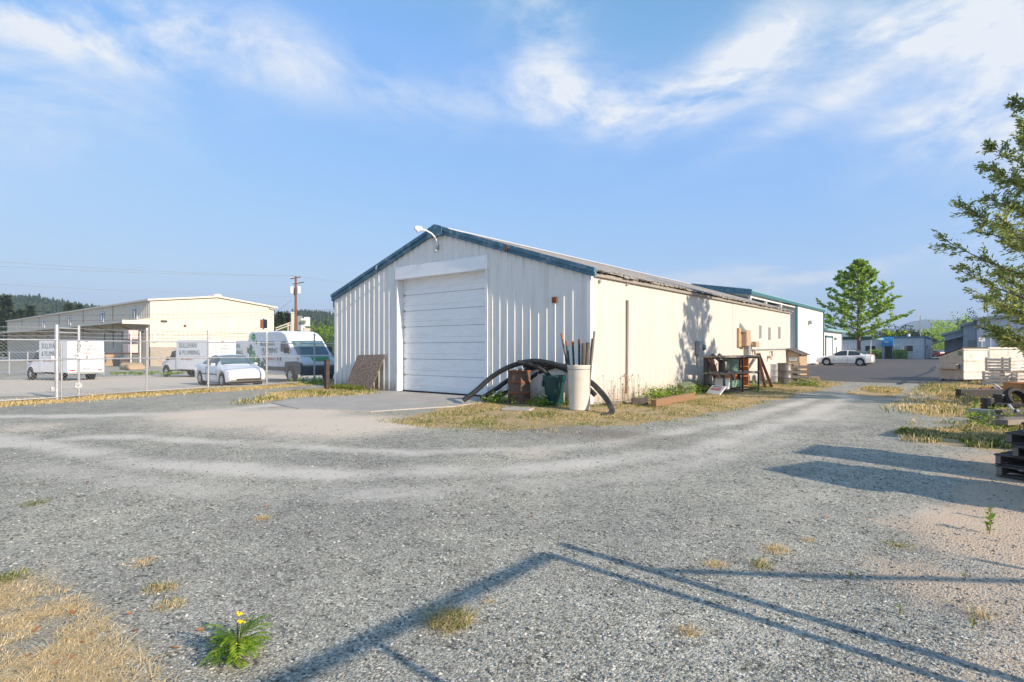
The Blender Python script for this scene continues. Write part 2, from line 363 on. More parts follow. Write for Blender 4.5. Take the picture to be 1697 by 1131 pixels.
def vnoise(x, y, s, seed=0):
    r = np.random.default_rng(seed); T = r.random((64, 64))
    u = x/s; v = y/s; i = np.floor(u).astype(int); j = np.floor(v).astype(int); fu = u-i; fv = v-j
    fu = fu*fu*(3-2*fu); fv = fv*fv*(3-2*fv); g = lambda a, b: T[a % 64, b % 64]
    return (g(i, j)*(1-fu)+g(i+1, j)*fu)*(1-fv)+(g(i, j+1)*(1-fu)+g(i+1, j+1)*fu)*fv
def masks(x, y):
    n = vnoise(x, y, 1.1, 3)*.6+vnoise(x, y, .4, 4)*.4
    xc = (x-CX)*cy_+(y-CY)*sy_; yc = -(x-CX)*sy_+(y-CY)*cy_
    jx, jy = x+(n-.5)*.9, y+(vnoise(x, y, .8, 5)-.5)*.9
    gr = np.zeros(x.shape)
    for kk, p in POLY.items(): gr = np.maximum(gr, inpoly(jx, jy, p).astype(float)*(.2 if kk == 'corner' else 1))
    dirt = smooth(xc-(1.75+.79*(yc-2.65))+(n-.5)*2.2, -.5, 1.0)*(yc < 24)*(1-smooth(xc, 18, 22))
    dust = np.zeros(x.shape)
    for pl, w_, a in [([(-80, 716), (60, 735), (250, 770), (560, 787), (850, 780), (1150, 748), (1330, 692), (1425, 650)], .38, .8),
                   ([(-80, 690), (120, 690), (330, 686), (520, 662)], .45, .9), ([(-60, 745), (160, 722), (420, 735), (700, 752), (1000, 737), (1200, 703), (1345, 662)], .30, .7),
                   ([(30, 770), (300, 812), (700, 822), (1050, 790), (1290, 730), (1400, 680)], .4, .45), ([(1180, 1131), (1260, 950), (1340, 800), (1420, 690), (1440, 650)], .35, .25)]:
        dust = np.maximum(dust, a*np.exp(-(linedist(x, y, gp(pl))/w_)**2))
    dust *= .45+.9*vnoise(x, y, .7, 9)
    sand = np.zeros(x.shape)
    for px, py, r, a in [(430, 692, 1.9, 1.1), (560, 704, 1.6, 1.1), (350, 687, 1.3, .9), (500, 685, 1.2, .9), (660, 705, .8, .7), (60, 708, .8, .5), (880, 750, .5, .5), (1590, 862, .45, .7)]:
        q = G(px, py); sand = np.maximum(sand, a*np.exp(-(((x-q.x)**2+(y-q.y)**2)/r**2)))
    yard = inpoly(jx, jy, YARD).astype(float)
    sand = np.maximum(sand, yard*.55)
    q = G(1000, 720); wet = np.exp(-(((x-q.x)/1.6)**2+((y-q.y)/.7)**2))
    return gr, dirt, np.clip(dust, 0, 1), np.clip(sand, 0, 1), wet
xs = np.unique(np.concatenate([[-5000, -3000, -1800, -1000, -600, -380, -240, -160, -110, -75, -62, -50, -45], np.arange(-42, -20, .5), np.arange(-20, 14, .16), np.arange(14, 24, .5), [26, 30, 40, 55, 80, 120, 200, 320, 500, 800, 1300, 2200, 5000]]))
ys = np.unique(np.concatenate([[-5000, -2000, -900, -400, -160, -80, -45, -30, -22], np.arange(-18, 20, .16), np.arange(20, 32, .5), np.arange(32, 60, 2), [64, 75, 90, 110, 150, 220, 330, 500, 800, 1300, 2000, 3200, 5000]]))
X, Y = np.meshgrid(xs, ys); x, y = X.ravel(), Y.ravel()
near = np.exp(-(np.maximum(0, np.hypot(x-CX, y-CY)-12)/12)**2)
Z = -np.minimum(.55, .017*np.maximum(0, -16-x)) + near*((vnoise(x, y, 1.3, 21)-.5)*.035+(vnoise(x, y, .45, 22)-.5)*.016)
yy = smooth(y, -7.5, -5.0)*smooth(-x, 2.0, 4)*.9; Z -= near*yy*.01
nx, ny = len(xs), len(ys)
me = bpy.data.meshes.new('ground'); me.vertices.add(nx*ny); me.vertices.foreach_set('co', np.stack([x, y, Z], 1).astype(np.float32).ravel())
idx = (np.arange(ny-1)[:, None]*nx+np.arange(nx-1)[None]).ravel(); F = np.stack([idx, idx+1, idx+nx+1, idx+nx], 1).astype(np.int32)
me.loops.add(F.size); me.loops.foreach_set('vertex_index', F.ravel()); me.polygons.add(len(F)); me.polygons.foreach_set('loop_start', np.arange(0, F.size, 4, dtype=np.int32)); me.polygons.foreach_set('loop_total', np.full(len(F), 4, np.int32))
me.update(calc_edges=True); me.polygons.foreach_set('use_smooth', [True]*len(F))
for nm, a in zip(('grassy', 'dirt', 'dust', 'sand', 'wet'), masks(x, y)):
    q = me.attributes.new(nm, 'FLOAT', 'POINT'); q.data.foreach_set('value', a.astype(np.float32))
def Zn(x, y):
    x = np.asarray(x, float); y = np.asarray(y, float)
    near = np.exp(-(np.maximum(0, np.hypot(x-CX, y-CY)-12)/12)**2)
    return -np.minimum(.55, .017*np.maximum(0, -16-x)) + near*((vnoise(x, y, 1.3, 21)-.5)*.035+(vnoise(x, y, .45, 22)-.5)*.016)
gm = bpy.data.materials.new('gravel'); gm.use_nodes = True; t = NT(gm); MAT['gravel'] = gm
def voro(s, out='Color', feat='F1'):
    v = t.new('ShaderNodeTexVoronoi', feature=feat); v.inputs['Scale'].default_value = s; t.lk(t.obj(), v.inputs['Vector']); return v
va, vb = voro(58), voro(125)
def chan(v): s_ = t.new('ShaderNodeSeparateXYZ'); t.lk(v.outputs['Color'], s_.inputs[0]); return s_.outputs[0]
st = [(0, (.06, .059, .055)), (.35, (.26, .255, .237)), (.7, (.42, .41, .38)), (.92, (.58, .565, .52)), (1, (.80, .78, .73))]
c1 = t.ramp(chan(va), st); c2 = t.ramp(chan(vb), [(0, (.14, .138, .128)), (.5, (.36, .352, .328)), (1, (.62, .60, .56))])
c = t.mix(t.mr(t.noise(7, 5), .4, .6), c1, c2)
big = t.noise(.35, 4, .6); c = t.mix(1.0, c, t.ramp(big, [(.3, (.86, .85, .78)), (.7, (1.24, 1.21, 1.05))]), 'MULTIPLY')
med = t.noise(2.2, 4, .65); c = t.mix(1.0, c, t.ramp(med, [(.3, (.82, .82, .82)), (.7, (1.15, 1.15, 1.14))]), 'MULTIPLY')
fine = t.noise(60, 3, .7)
def masked(name, lo=.25, hi=.7, sc=5.):
    a = t.attr(name); n_ = t.noise(sc, 4, .65); return t.mr(t.math('ADD', a, t.math('MULTIPLY', t.math('SUBTRACT', n_, .5), .8)), lo, hi)
dustc = t.mix(t.mr(fine, .35, .65), (.56, .515, .44), (.70, .65, .56))
c = t.mix(t.math('MULTIPLY', masked('dust', .15, .7), .9), c, dustc)
sandc = t.mix(t.mr(fine, .3, .7), (.60, .51, .40), (.72, .625, .50))
c = t.mix(t.math('MULTIPLY', masked('sand', .12, .6), .95), c, sandc)
dirtc = t.mix(t.mr(fine, .3, .7), (.50, .375, .26), (.70, .55, .40))
c = t.mix(t.math('MULTIPLY', masked('dirt', .25, .85), .88), c, dirtc)
grc = t.mix(t.mr(t.noise(14, 6, .7), .35, .65), (.40, .27, .12), (.60, .43, .20)); grc = t.mix(t.mr(t.noise(1.6, 3), .55, .7, 0, .7), grc, (.20, .20, .06))
c = t.mix(t.math('MULTIPLY', masked('grassy', .3, .8, 3), .82), c, grc)
c = t.mix(t.math('MULTIPLY', t.attr('wet'), .45), c, (.2, .155, .115))
t.col(c); t.b.inputs['Roughness'].default_value = .92; t.b.inputs['Specular IOR Level'].default_value = .25
soft = t.math('SUBTRACT', 1.0, t.math('MAXIMUM', t.math('MULTIPLY', t.attr('sand'), .85), t.math('MULTIPLY', t.attr('dust'), .6)))
hgt = t.math('ADD', t.math('MULTIPLY', t.math('SUBTRACT', 1.0, va.outputs['Distance']), .6), t.math('ADD', t.math('MULTIPLY', vb.outputs['Distance'], -.3), t.math('MULTIPLY', fine, .5)))
t.bump(t.math('MULTIPLY', hgt, soft), .85, .014)
me.materials.append(gm)
ground = bpy.data.objects.new('ground', me); COL.objects.link(ground); tag(ground, kind='structure')

# loose stones lying on the gravel close to the camera
n = 42000
D = 2.2+9.5*rng.random(n)**1.6; px = rng.uniform(-60, 1760, n); xc = (px-PX0)/FPX*D
sxx = CX+xc*cy_-D*sy_; syy = CY+xc*sy_+D*cy_
mk = masks(sxx, syy); keep = (rng.random(n) > .75*mk[2]+.8*mk[3]+.45*mk[1]+.5*mk[0]); sxx, syy, D = sxx[keep], syy[keep], D[keep]; n = len(sxx)
sz = .0032+.0085*rng.random(n)**2.6+.0012*(D/4)
octv = np.array([(1, 0, 0), (0, 1, 0), (-1, 0, 0), (0, -1, 0), (0, 0, .8), (0, 0, -.6)], float); octf = np.array([(0, 1, 4), (1, 2, 4), (2, 3, 4), (3, 0, 4), (1, 0, 5), (2, 1, 5), (3, 2, 5), (0, 3, 5)])
V = octv[None]*(1+.5*(rng.random((n, 6, 3))-.5))+.35*(rng.random((n, 6, 3))-.5)
V *= sz[:, None, None]*np.stack([rng.uniform(.8, 1.5, n), rng.uniform(.7, 1.1, n), rng.uniform(.5, .9, n)], 1)[:, None, :]
an = rng.uniform(0, 6.28, n); ca, sa = np.cos(an)[:, None], np.sin(an)[:, None]
V = np.stack([V[..., 0]*ca-V[..., 1]*sa, V[..., 0]*sa+V[..., 1]*ca, V[..., 2]], -1)+np.stack([sxx, syy, Zn(sxx, syy)+.25*sz], 1)[:, None, :]
sm = bpy.data.materials.new('stone'); sm.use_nodes = True; t = NT(sm); t.col(t.ramp(t.attr('tone'), [(0, (.10, .10, .096)), (.5, (.29, .287, .275)), (.85, (.44, .43, .40)), (1, (.62, .60, .56))])); t.b.inputs['Roughness'].default_value = .9
o = quads('loose_gravel', V[:, octf].reshape(-1, 3), 3, sm, tone=np.repeat(rng.random(n)**1.3, 8))
tag(o, 'loose crushed grey stones scattered over the foreground', 'gravel', kind='stuff')

# concrete apron, asphalt
mb = MB(); mb.prism([(-8.7, 0.0), (-3.1, 0.0), (-2.75, -2.6), (-3.4, -4.9), (-5.4, -5.7), (-7.6, -5.3), (-8.9, -3.4), (-9.0, -1.4)], -.05, .014, 'Z')
o = mb.build('concrete_apron', MAT['concrete'], bevel=.012); tag(o, 'worn concrete apron before the roll-up door', 'apron', kind='structure')
mb = MB(); mb.prism([(-2.2, 19.6), (.8, 18.7), (3.6, 18.1), (6.0, 18.3), (9, 18.0), (13, 18.6), (60, 18.6), (60, 108), (-5.4, 108), (-5.4, 23.2), (-2.2, 23.2)], -.05, .018, 'Z')
o = mb.build('asphalt_lot', MAT['asphalt']); tag(o, kind='structure')
a0 = [G(px, py, .018) for px, py in [(1490, 637), (1508, 628), (1535, 619), (1546, 614), (1545, 611), (1556, 606)]]
mb = MB()
for p, q in zip(a0[:-1], a0[1:]):
    p, q = Vector((p.x, p.y, .024)), Vector((q.x, q.y, .024)); d = (q-p).normalized(); nn = Vector((-d.y, d.x, 0))*.12
    mb.add([p-nn, q-nn, q+nn, p+nn], [(0, 1, 2, 3)])
mb.build('crack_sealant', MAT['seal'], ground)
# ------------------------------------------------------------------ the shed
W, LEN, EAVE, RIDGE = 12.33, 21.7, 3.73, 5.71
def roofz(x): return EAVE + (RIDGE-EAVE)*(1-abs(x+W/2)/(W/2))
def ribs(a, b, pitch=.305, first=0.0, h=.034, wb=.075, wt=.03):
    # ribbed sheet profile between a and b: list of (position, height)
    pts = [(a, 0.)]; k = math.floor((a-first)/pitch)
    while True:
        c = first+k*pitch; k += 1
        if c-wb/2 <= a+.002: continue
        if c+wb/2 >= b-.002: break
        pts += [(c-wb/2, 0), (c-wt/2, h), (c+wt/2, h), (c+wb/2, 0)]
    pts.append((b, 0.)); return pts
shed = empty('metal_shed', (0, 0, 0), 0, 'white ribbed metal shed with blue gable trim and a large overhead door', 'shed')
DX0, DX1, DZ, HZ = -8.36, -3.87, 4.14, 4.60
def sheet(axis, fixed, outw, prof, zb, zt, name, m, parent, back=.0):
    mb = MB(); vs = []
    for (p, h) in prof:
        q = fixed+outw*(h+back)
        vs += [((p, q, zb(p)) if axis == 'X' else (q, p, zb(p))), ((p, q, zt(p)) if axis == 'X' else (q, p, zt(p)))]
    mb.add(vs, [(2*i, 2*i+2, 2*i+3, 2*i+1) for i in range(len(prof)-1)])
    return mb.build(name, m, parent, recalc=False)
PW = .915
xx = -W
while xx < -.05:
    a, b = xx, min(xx+PW, 0); xx += PW
    segs = [(a, b, .03)]
    if b > DX0 and a < DX1:
        segs = []
        if a < DX0: segs.append((a, DX0, .03))
        segs.append((max(a, DX0), min(b, DX1), HZ-.02))
        if b > DX1: segs.append((DX1, b, .03))
    for (p, q, z0) in segs:
        if q-p < .02: continue
        j = random.uniform(0, .004)
        sheet('X', 0, -1, ribs(p, q, .305, -W+.15), lambda x, z0=z0: z0+random.uniform(-.008, .008), lambda x: roofz(x)-.03, 'wall_panel', MAT['shed_white'], shed, j)
yy = 0
while yy < LEN-.05:
    a, b = yy, min(yy+PW, LEN); yy += PW
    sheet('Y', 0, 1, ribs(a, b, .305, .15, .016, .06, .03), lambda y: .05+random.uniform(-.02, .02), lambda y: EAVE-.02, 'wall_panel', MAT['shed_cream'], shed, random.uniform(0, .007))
    sheet('Y', -W, -1, ribs(a, b, .305, .15, .02), lambda y: .05, lambda y: EAVE-.02, 'wall_panel', MAT['shed_white'], shed, random.uniform(0, .004))
sheet('X', LEN, 1, ribs(-W, 0, .305, -W+.15, .02), lambda x: .05, lambda x: roofz(x)-.03, 'back_wall', MAT['shed_white'], shed)
mb = MB(); mb.bb((-.10, -.052, .02), (.022, .10, EAVE-.02)); mb.build('corner_trim', MAT['trim_white'], shed)
mb = MB(); mb.bb((-W-.04, -.045, .02), (-W+.09, .10, EAVE-.04)); mb.build('corner_trim', MAT['trim_white'], shed)
mb = MB(); mb.bb((-.09, LEN-.09, .02), (.022, LEN+.03, EAVE-.02)); mb.build('corner_trim', MAT['trim_white'], shed)
mb = MB(); mb.bb((.0, .1, -.05), (.045, LEN, .055)); mb.build('base_trim', MAT['concrete'], shed)
mb = MB(); mb.bb((-W, -.03, -.05), (DX0-.05, .02, .05)).bb((DX1+.05, -.03, -.05), (0, .02, .05)); mb.build('base_trim', MAT['concrete'], shed)
# roof: one ribbed sheet after another on either slope; the eave end of each is ragged and mossy
def slope(side, a, b):
    e = .15 if side > 0 else .10
    over = e+random.uniform(-.03, .05); prof = ribs(a, b, .305, .1, .028); mb = MB(); vs = []
    for (p, h) in prof:
        x0 = over if side > 0 else -W-over; k = over+random.uniform(-.02, .02) if side > 0 else over
        x0 = k if side > 0 else -W-k
        vs += [(x0, p, EAVE+.09+h-(RIDGE-EAVE)/(W/2)*k), (-W/2, p, RIDGE+.09+h)]
    n = len(prof); mb.add(vs, [(2*i, 2*i+2, 2*i+3, 2*i+1) for i in range(n-1)])
    mb.add([(x_, y_, z_-.03) for x_, y_, z_ in vs], [(2*i+1, 2*i+3, 2*i+2, 2*i) for i in range(n-1)])
    o = mb.build('roof_panel', MAT['roof_grey'], shed, recalc=False)
yy = -.10
while yy < LEN+.05:
    a, b = yy, min(yy+PW, LEN+.1); yy += PW; slope(1, a, b); slope(-1, a, b)
mb = MB()   # curled, moss-eaten edge of the sheets
k = 0.15
while k < LEN+.1:
    wl = random.uniform(.12, .42); dz = random.uniform(.025, .065); ox = .15+random.uniform(-.03, .05)
    z0 = EAVE+.085-(RIDGE-EAVE)/(W/2)*ox
    mb.add([(ox, k, z0), (ox, k+wl, z0), (ox+.01, k+wl*.9, z0-dz), (ox+.015, k+wl*.15, z0-dz*random.uniform(.6, 1)), (ox-.05, k, z0-.01), (ox-.05, k+wl, z0-.01)], [(0, 1, 2, 3), (3, 2, 5, 4), (0, 3, 4), (1, 5, 2), (0, 4, 5, 1)]); k += wl*random.uniform(.85, 1.15)
mb.build('ragged_eave', MAT['moss_grey'], shed)
mb = MB()
for k in range(150):
    y_ = random.uniform(0, LEN); x_ = -random.uniform(-.14, .25)**1; r_ = random.uniform(.02, .06); z_ = EAVE+.10-(RIDGE-EAVE)/(W/2)*x_*1
    z_ = EAVE+.10+(RIDGE-EAVE)/(W/2)*(-x_)
    mb.lathe([(r_, 0), (r_*.7, r_*.5), (.001, r_*.7)], (x_, y_, z_), 6)
mb.build('moss', MAT['moss_grey'], shed)
mb = MB(); mb.bb((.02, .1, EAVE-.12), (.10, LEN, EAVE-.02)); mb.build('eave_trim', MAT['moss_grey'], shed)
mb = MB(); mb.prism([(-W/2-.35, RIDGE+.02), (-W/2, RIDGE+.135), (-W/2+.35, RIDGE+.02), (-W/2+.35, RIDGE+.06), (-W/2, RIDGE+.175), (-W/2-.35, RIDGE+.06)], .15, LEN+.1, 'Y'); mb.build('ridge_cap', MAT['silver'], shed)
sl_ = (RIDGE-EAVE)/(W/2)
def rake(x0, x1, dz0, dz1, y0, y1, m, name):
    z = lambda x: roofz(x) if -W <= x <= 0 else EAVE-sl_*(x if x > 0 else -W-x)
    mb = MB(); mb.prism([(x0, z(x0)+dz0), (x1, z(x1)+dz0), (x1, z(x1)+dz1), (x0, z(x0)+dz1)], y0, y1, 'Y'); return mb.build(name, m, shed)
for (a, b) in [(-W/2+.34, -2.95), (-2.93, .2), (-W-.13, -9.4), (-9.38, -W/2-.34)]:
    rake(a, b, -.11, .03, -.115, -.02, MAT['fascia_blue'], 'rake_trim')
    rake(a, b, .03, .15, -.165, -.02, MAT['fascia_blue'], 'rake_trim')
mb = MB(); c = -W/2; mb.prism([(c-.36, RIDGE-.19), (c-.28, RIDGE-.24), (c+.28, RIDGE-.24), (c+.36, RIDGE-.19), (c+.36, RIDGE+.06), (c, RIDGE+.18), (c-.36, RIDGE+.06)], -.19, -.02, 'Y'); mb.build('peak_cap', MAT['fascia_blue'], shed)
for (x_, s_) in ((-2.94, 1), (-9.39, 1)):   # split in the trim
    mb = MB(); z_ = roofz(x_); mb.box((x_, -.17, z_+.02), (.07, .03, .16), Matrix.Rotation(.5, 3, 'Y')); mb.build('bent_flashing', MAT['rust'] if x_ > -5 else MAT['galv'], shed)
mb = MB(); mb.bb((-W-.30, -.02, EAVE-.13), (-W-.06, LEN, EAVE-.02)); mb.build('gutter', MAT['teal'], shed)
mb = MB(); mb.tube([(-W-.2, .05, EAVE-.12), (-W-.2, .05, EAVE-.35), (-W-.08, .05, EAVE-.6), (-W-.08, .05, .1)], .045, 8); mb.build('downspout', MAT['teal'], shed, True)
# door opening
DD = .26
mb = MB(); mb.bb((DX0-.05, -.075, DZ+.02), (DX1+.05, .005, HZ)); mb.build('door_header', MAT['door_white'], shed, bevel=.006)
mb = MB(); mb.bb((DX0-.06, -.085, DZ), (DX1+.07, DD, DZ+.03)); mb.build('header_flashing', MAT['trim_white'], shed)
mb = MB(); mb.bb((DX0-.03, -.05, .02), (DX0+.05, DD+.1, DZ)); mb.build('door_jamb', MAT['trim_white'], shed)
mb = MB(); mb.bb((DX1-.05, -.06, .02), (DX1+.05, DD+.1, DZ)); mb.build('door_jamb', MAT['trim_white'], shed)
door = MB().bb((DX0, DD+.1, .02), (DX1, DD+.14, DZ+.05)).build('overhead_door', MAT['door_white'], shed)
nsec = 7; hs = DZ/nsec
for i in range(nsec):
    z0 = .03+i*hs; z1 = z0+hs-.007
    prof = [(DD+.02, z0), (DD, z0+.012)]
    for k in range(1, 9):    # pressed ribs
        zc = z0+(z1-z0)*k/9
        if k == 3: prof += [(DD, zc-.012), (DD+.016, zc-.004), (DD+.016, zc+.004), (DD, zc+.012)]
        else: prof += [(DD, zc-.006), (DD+.004, zc), (DD, zc+.006)]
    prof += [(DD, z1-.012), (DD+.02, z1)]
    mb = MB(); vs = [(x_, y_, z_) for y_, z_ in prof for x_ in (DX0+.05, DX1-.05)]
    mb.add(vs, [(2*k, 2*k+1, 2*k+3, 2*k+2) for k in range(len(prof)-1)]); mb.add([(DX0+.05, DD+.09, z0), (DX1-.05, DD+.09, z0), (DX1-.05, DD+.09, z1), (DX0+.05, DD+.09, z1)], [(0, 1, 2, 3)])
    mb.build('door_section', MAT['door_white'], door)
mb = MB()
for i in range(1, nsec):
    mb.box((DX0+.11, DD-.008, .03+i*hs), (.05, .02, .09)); mb.box((DX0+.11, DD-.008, .16+i*hs-hs*.72), (.03, .02, .03))
mb.build('hinge', MAT['elec_grey'], door)
mb = MB(); mb.bb((DX0+.05, DD-.02, .022), (DX1-.05, DD+.05, .05)); mb.build('door_seal', MAT['black_plastic'], door)
# gooseneck lamp on the gable
lp = empty('gooseneck_lamp', (-W/2+.05, -.05, 5.12), 0, 'white gooseneck yard lamp curving out from the gable peak', 'lamp')
mb = MB(); mb.tube([(0, -.02, 0), (0, -.05, .16), (-.01, -.12, .30), (-.03, -.28, .42), (-.06, -.48, .49), (-.09, -.68, .51)], .028, 10); mb.build('arm', MAT['trim_white'], lp, True)
mb = MB(); mb.tube([(-.085, -.64, .508), (-.095, -.70, .515), (-.12, -.84, .515), (-.135, -.94, .50)], [.035, .085, .095, .05], 12); mb.build('lamp_head', MAT['trim_white'], lp, True)
mb = MB(); mb.lathe([(.001, -.10), (.06, -.07), (.085, 0)], (-.12, -.82, .47), 12); mb.build('lens', MAT['lamp_clear'], lp, True)
mb = MB(); mb.box((0, 0, -.02), (.1, .09, .16)).tube([(-.03, -.06, -.12), (-.03, -.1, -.17)], .035, 8); mb.build('mounting_bracket', MAT['elec_grey'], lp)
# openings and boards on the walls
mb = MB(); mb.bb((-1.28, -.075, 2.92), (-1.13, -.02, 3.09)); o = mb.build('junction_box', MAT['rust']); tag(o, 'small rusty junction box on the shed front wall', 'box')
mb = MB(); mb.beam((.045, 2.02, .22), (.05, 2.06, 3.07), .095, .045, 0, (1, 0, 0)); o = mb.build('weathered_board', MAT['wood_grey'], bevel=.004); tag(o, 'tall weathered board fixed upright on the cream side wall', 'board')
for (y_, z_) in ((.42, 3.5), (2.03, 3.55)):
    mb = MB(); mb.lathe([(.001, .08), (.05, .07), (.05, 0)], (.0, y_, z_), 10, 0, 'X'); mb.build('vent_stub', MAT['elec_grey'], shed, True)
# ------------------------------------------------------------------ things by the shed front
# particle board leaning on the wall
a, b = G(586, 648), G(627, 651)
mb = MB(); x0, x1 = -10.72, -9.05
sh = Vector((.0, 0, 0))
mb.add([(x0-.28, -.48, .03), (x1-.22, -.52, .03), (x1+.12, -.075, 1.36), (x0+.04, -.075, 1.32), (x0-.28, -.50, .04), (x1-.22, -.54, .04), (x1+.12, -.095, 1.375), (x0+.04, -.095, 1.335)], [(0, 1, 2, 3), (4, 7, 6, 5), (0, 4, 5, 1), (1, 5, 6, 2), (2, 6, 7, 3), (3, 7, 4, 0)])
o = mb.build('particle_board', MAT['osb']); tag(o, 'brown particle board leaning on the shed front left of the door', 'board')
q = G(541.6, 647.8); mb = MB(); mb.box((q.x, q.y, .58), (.15, .15, 1.16)); mb.box((q.x, q.y, 1.165), (.16, .16, .03))
o = mb.build('bollard', MAT['bollard'], bevel=.012); tag(o, 'dark square post standing by the shed left corner', 'post')
# rusty drum
def drum(name, loc, r, h, m, band, label, cat='drum', lid=None, rz=0, group=None):
    e = empty(name, loc, rz, label, cat, group)
    prof = [(.001, .02), (r*.96, .02), (r, 0), (r, .03)]
    for f in (.33, .66): prof += [(r, h*f-.03), (r*1.045, h*f), (r, h*f+.03)]
    prof += [(r, h-.02), (r*1.03, h-.01), (r*1.03, h), (r*.97, h), (r*.96, h-.03), (.001, h-.03)]
    MB().lathe(prof, n=32).build('body', m, e, True)
    for f in (.33, .66, .98): MB().lathe([(r*1.03, h*f-.022), (r*1.058, h*f-.008), (r*1.058, h*f+.008), (r*1.03, h*f+.022)], n=32).build('band', band, e, True)
    return e
dr = drum('rusty_drum', (-1.98, -.72, 0), .325, .95, MAT['rust_drum'], MAT['rust_band'], 'rusty brown steel drum by the shed front under the black pipes')
mb = MB()
for k in range(7): mb.box((random.uniform(-.18, .18), random.uniform(-.18, .18), .95+random.uniform(0, .05)), (random.uniform(.06, .16), random.uniform(.04, .1), .03), Matrix.Rotation(random.uniform(0, 3), 3, 'Z') @ Matrix.Rotation(random.uniform(-.5, .5), 3, 'X'))
mb.build('bent_lid_scrap', MAT['elec_grey'], dr)
# green bin
e = empty('green_bin', (-.78, -.66, 0), .2, 'dark green plastic rubbish bin beside the white barrel', 'bin')
MB().lathe([(.001, .01), (.23, .01), (.24, .03), (.29, .70), (.315, .70), (.325, .73), (.325, .80), (.33, .84), (.315, .84), (.30, .72), (.22, .05), (.001, .04)], n=36).build('body', MAT['green_plastic'], e, True)
MB().lathe([(.325, .695), (.345, .70), (.345, .725), (.325, .73)], n=36).build('rim_band', MAT['green_plastic'], e, True)
mb = MB(); mb.box((-.3, -.1, .6), (.05, .09, .17)).box((.24, -.22, .6), (.06, .09, .17)); mb.build('handle', MAT['green_plastic'], e, bevel=.01)
# white barrel with poles
e = empty('white_barrel', (.40, -1.22, 0), 0, 'tall white plastic barrel holding old poles at the shed corner', 'barrel')
MB().lathe([(.001, .01), (.24, .0), (.262, .02), (.305, 1.10), (.315, 1.12), (.315, 1.16), (.30, 1.16), (.24, .05), (.001, .04)], n=36).build('body', MAT['white_plastic'], e, True)
MB().lathe([(.3065, 1.04), (.315, 1.045), (.315, 1.06), (.308, 1.065)], n=36).build('hoop', MAT['elec_grey'], e, True)
prods = [((-.18, .05), (-.56, .0, 1.98), .025, 'wood_dark', 'thin dark pole with a paint-worn tip leaning far left in the white barrel'),
         ((-.14, -.1), (-.36, -.05, 1.78), .034, 'green_plastic', 'green fence post with rusty tip left in the white barrel'), ((-.12, .02), (-.27, .1, 1.77), .03, 'green_plastic', 'slim green fence post beside the rusty tipped one in the white barrel'),
         ((-.05, .08), (-.08, .12, 1.82), .032, 'green_plastic', 'upright green post with orange tip in the middle of the white barrel'), ((.12, -.05), (.19, -.1, 1.72), .05, 'wood_dark', 'short thick dark post in the white barrel'),
         ((.17, -.02), (.26, .0, 1.74), .045, 'wood_dark', 'short dark post beside the thick one in the white barrel'), ((.18, .1), (.33, .1, 1.84), .03, 'wood_grey', 'grey weathered stake in the white barrel'),
         ((.2, .06), (.42, .05, 2.02), .03, 'wood_grey', 'tallest pale stake on the right of the white barrel')]
for (p0, p1, r_, m_, lb) in prods:
    A = Vector((.40+p0[0], -1.22+p0[1], .06)); B = Vector((.40+p1[0], -1.22+p1[1], p1[2]))
    r2 = r_*1.05; k = max(abs(p0[0]), .01)
    mb = MB(); mb.tube([A, A.lerp(B, .93)], r_, 8)
    o = mb.build('pole', MAT[m_], smooth=True); tag(o, lb, 'pole')
    MB().tube([A.lerp(B, .925), B], r_*1.03, 8).build('tip', MAT['rust_band'] if 'tip' in lb else MAT[m_], o, True)
# big black drain pipes
def pipe(pts, r, label, m='black_plastic'):
    pts = [Vector(p) for p in pts]; dense = []
    for i in range(len(pts)-1):
        p0, p1, p2, p3 = pts[max(i-1, 0)], pts[i], pts[i+1], pts[min(i+2, len(pts)-1)]
        for k in range(8):
            t_ = k/8; dense.append(.5*((2*p1)+(p2-p0)*t_+(2*p0-5*p1+4*p2-p3)*t_*t_+(3*p1-p0-3*p2+p3)*t_**3))
    dense.append(pts[-1])
    e = empty('drain_pipe', pts[0], 0, label, 'pipe'); loc = pts[0]
    mb = MB(); mb.tube([p-loc for p in dense], r, 16, 0, False); ins = [p-loc for p in dense]
    mb.build('pipe_wall', MAT[m], e, True)
    for s_ in (0, -1):
        p = ins[s_]; d_ = (ins[s_]-ins[s_+1 if s_ == 0 else -2]).normalized()
        MB().tube([p-d_*.25, p+d_*.004], r*.86, 14, 0, True).build('bore', MAT['dark_inside'], e)
        MB().tube([p-d_*.01, p+d_*.002], r*1.0, 16, 0, True).build('end_ring', MAT[m], e, True)
    return e
pipe([P(768, 664, 16.2), P(790, 647, 16.3), P(815, 625, 16.35), P(845, 608, 16.2), P(880, 599, 16.0), P(915, 603, 15.7), P(950, 616, 15.3), P(977, 632, 14.9), P(1000, 655, 14.3), P(1012, 674, 13.9), P(1014, 682, 13.65), P(1009, 688, 13.5), P(998, 690.5, 13.35)], .072, 'long black pipe arching over the drum and curling down past the shed corner')
pipe([P(797, 661, 16.9), P(822, 645, 17.05), P(846, 628, 17.15), P(880, 611, 17.1), P(920, 606, 16.75), P(952, 620, 16.05), P(970, 638, 15.45), P(986, 655, 15.2)], .068, 'black pipe behind the long one with its far end hanging at the shed corner')
pipe([P(817, 659, 17.15), P(838, 651, 17.25), P(862, 640, 17.3), P(890, 620, 17.1), P(925, 606, 16.5), P(950, 612, 16.2)], .062, 'lowest black pipe running behind the rusty drum')
pipe([P(858, 600, 15.95), P(885, 606, 15.9), P(905, 618, 15.85), P(922, 636, 15.95)], .058, 'short black pipe dropping into the green bin')
pipe([P(868, 606, 17.1), P(900, 604, 16.75), P(935, 611, 16.4), P(965, 634, 15.95)], .075, 'thick black pipe on top of the heap against the front wall')
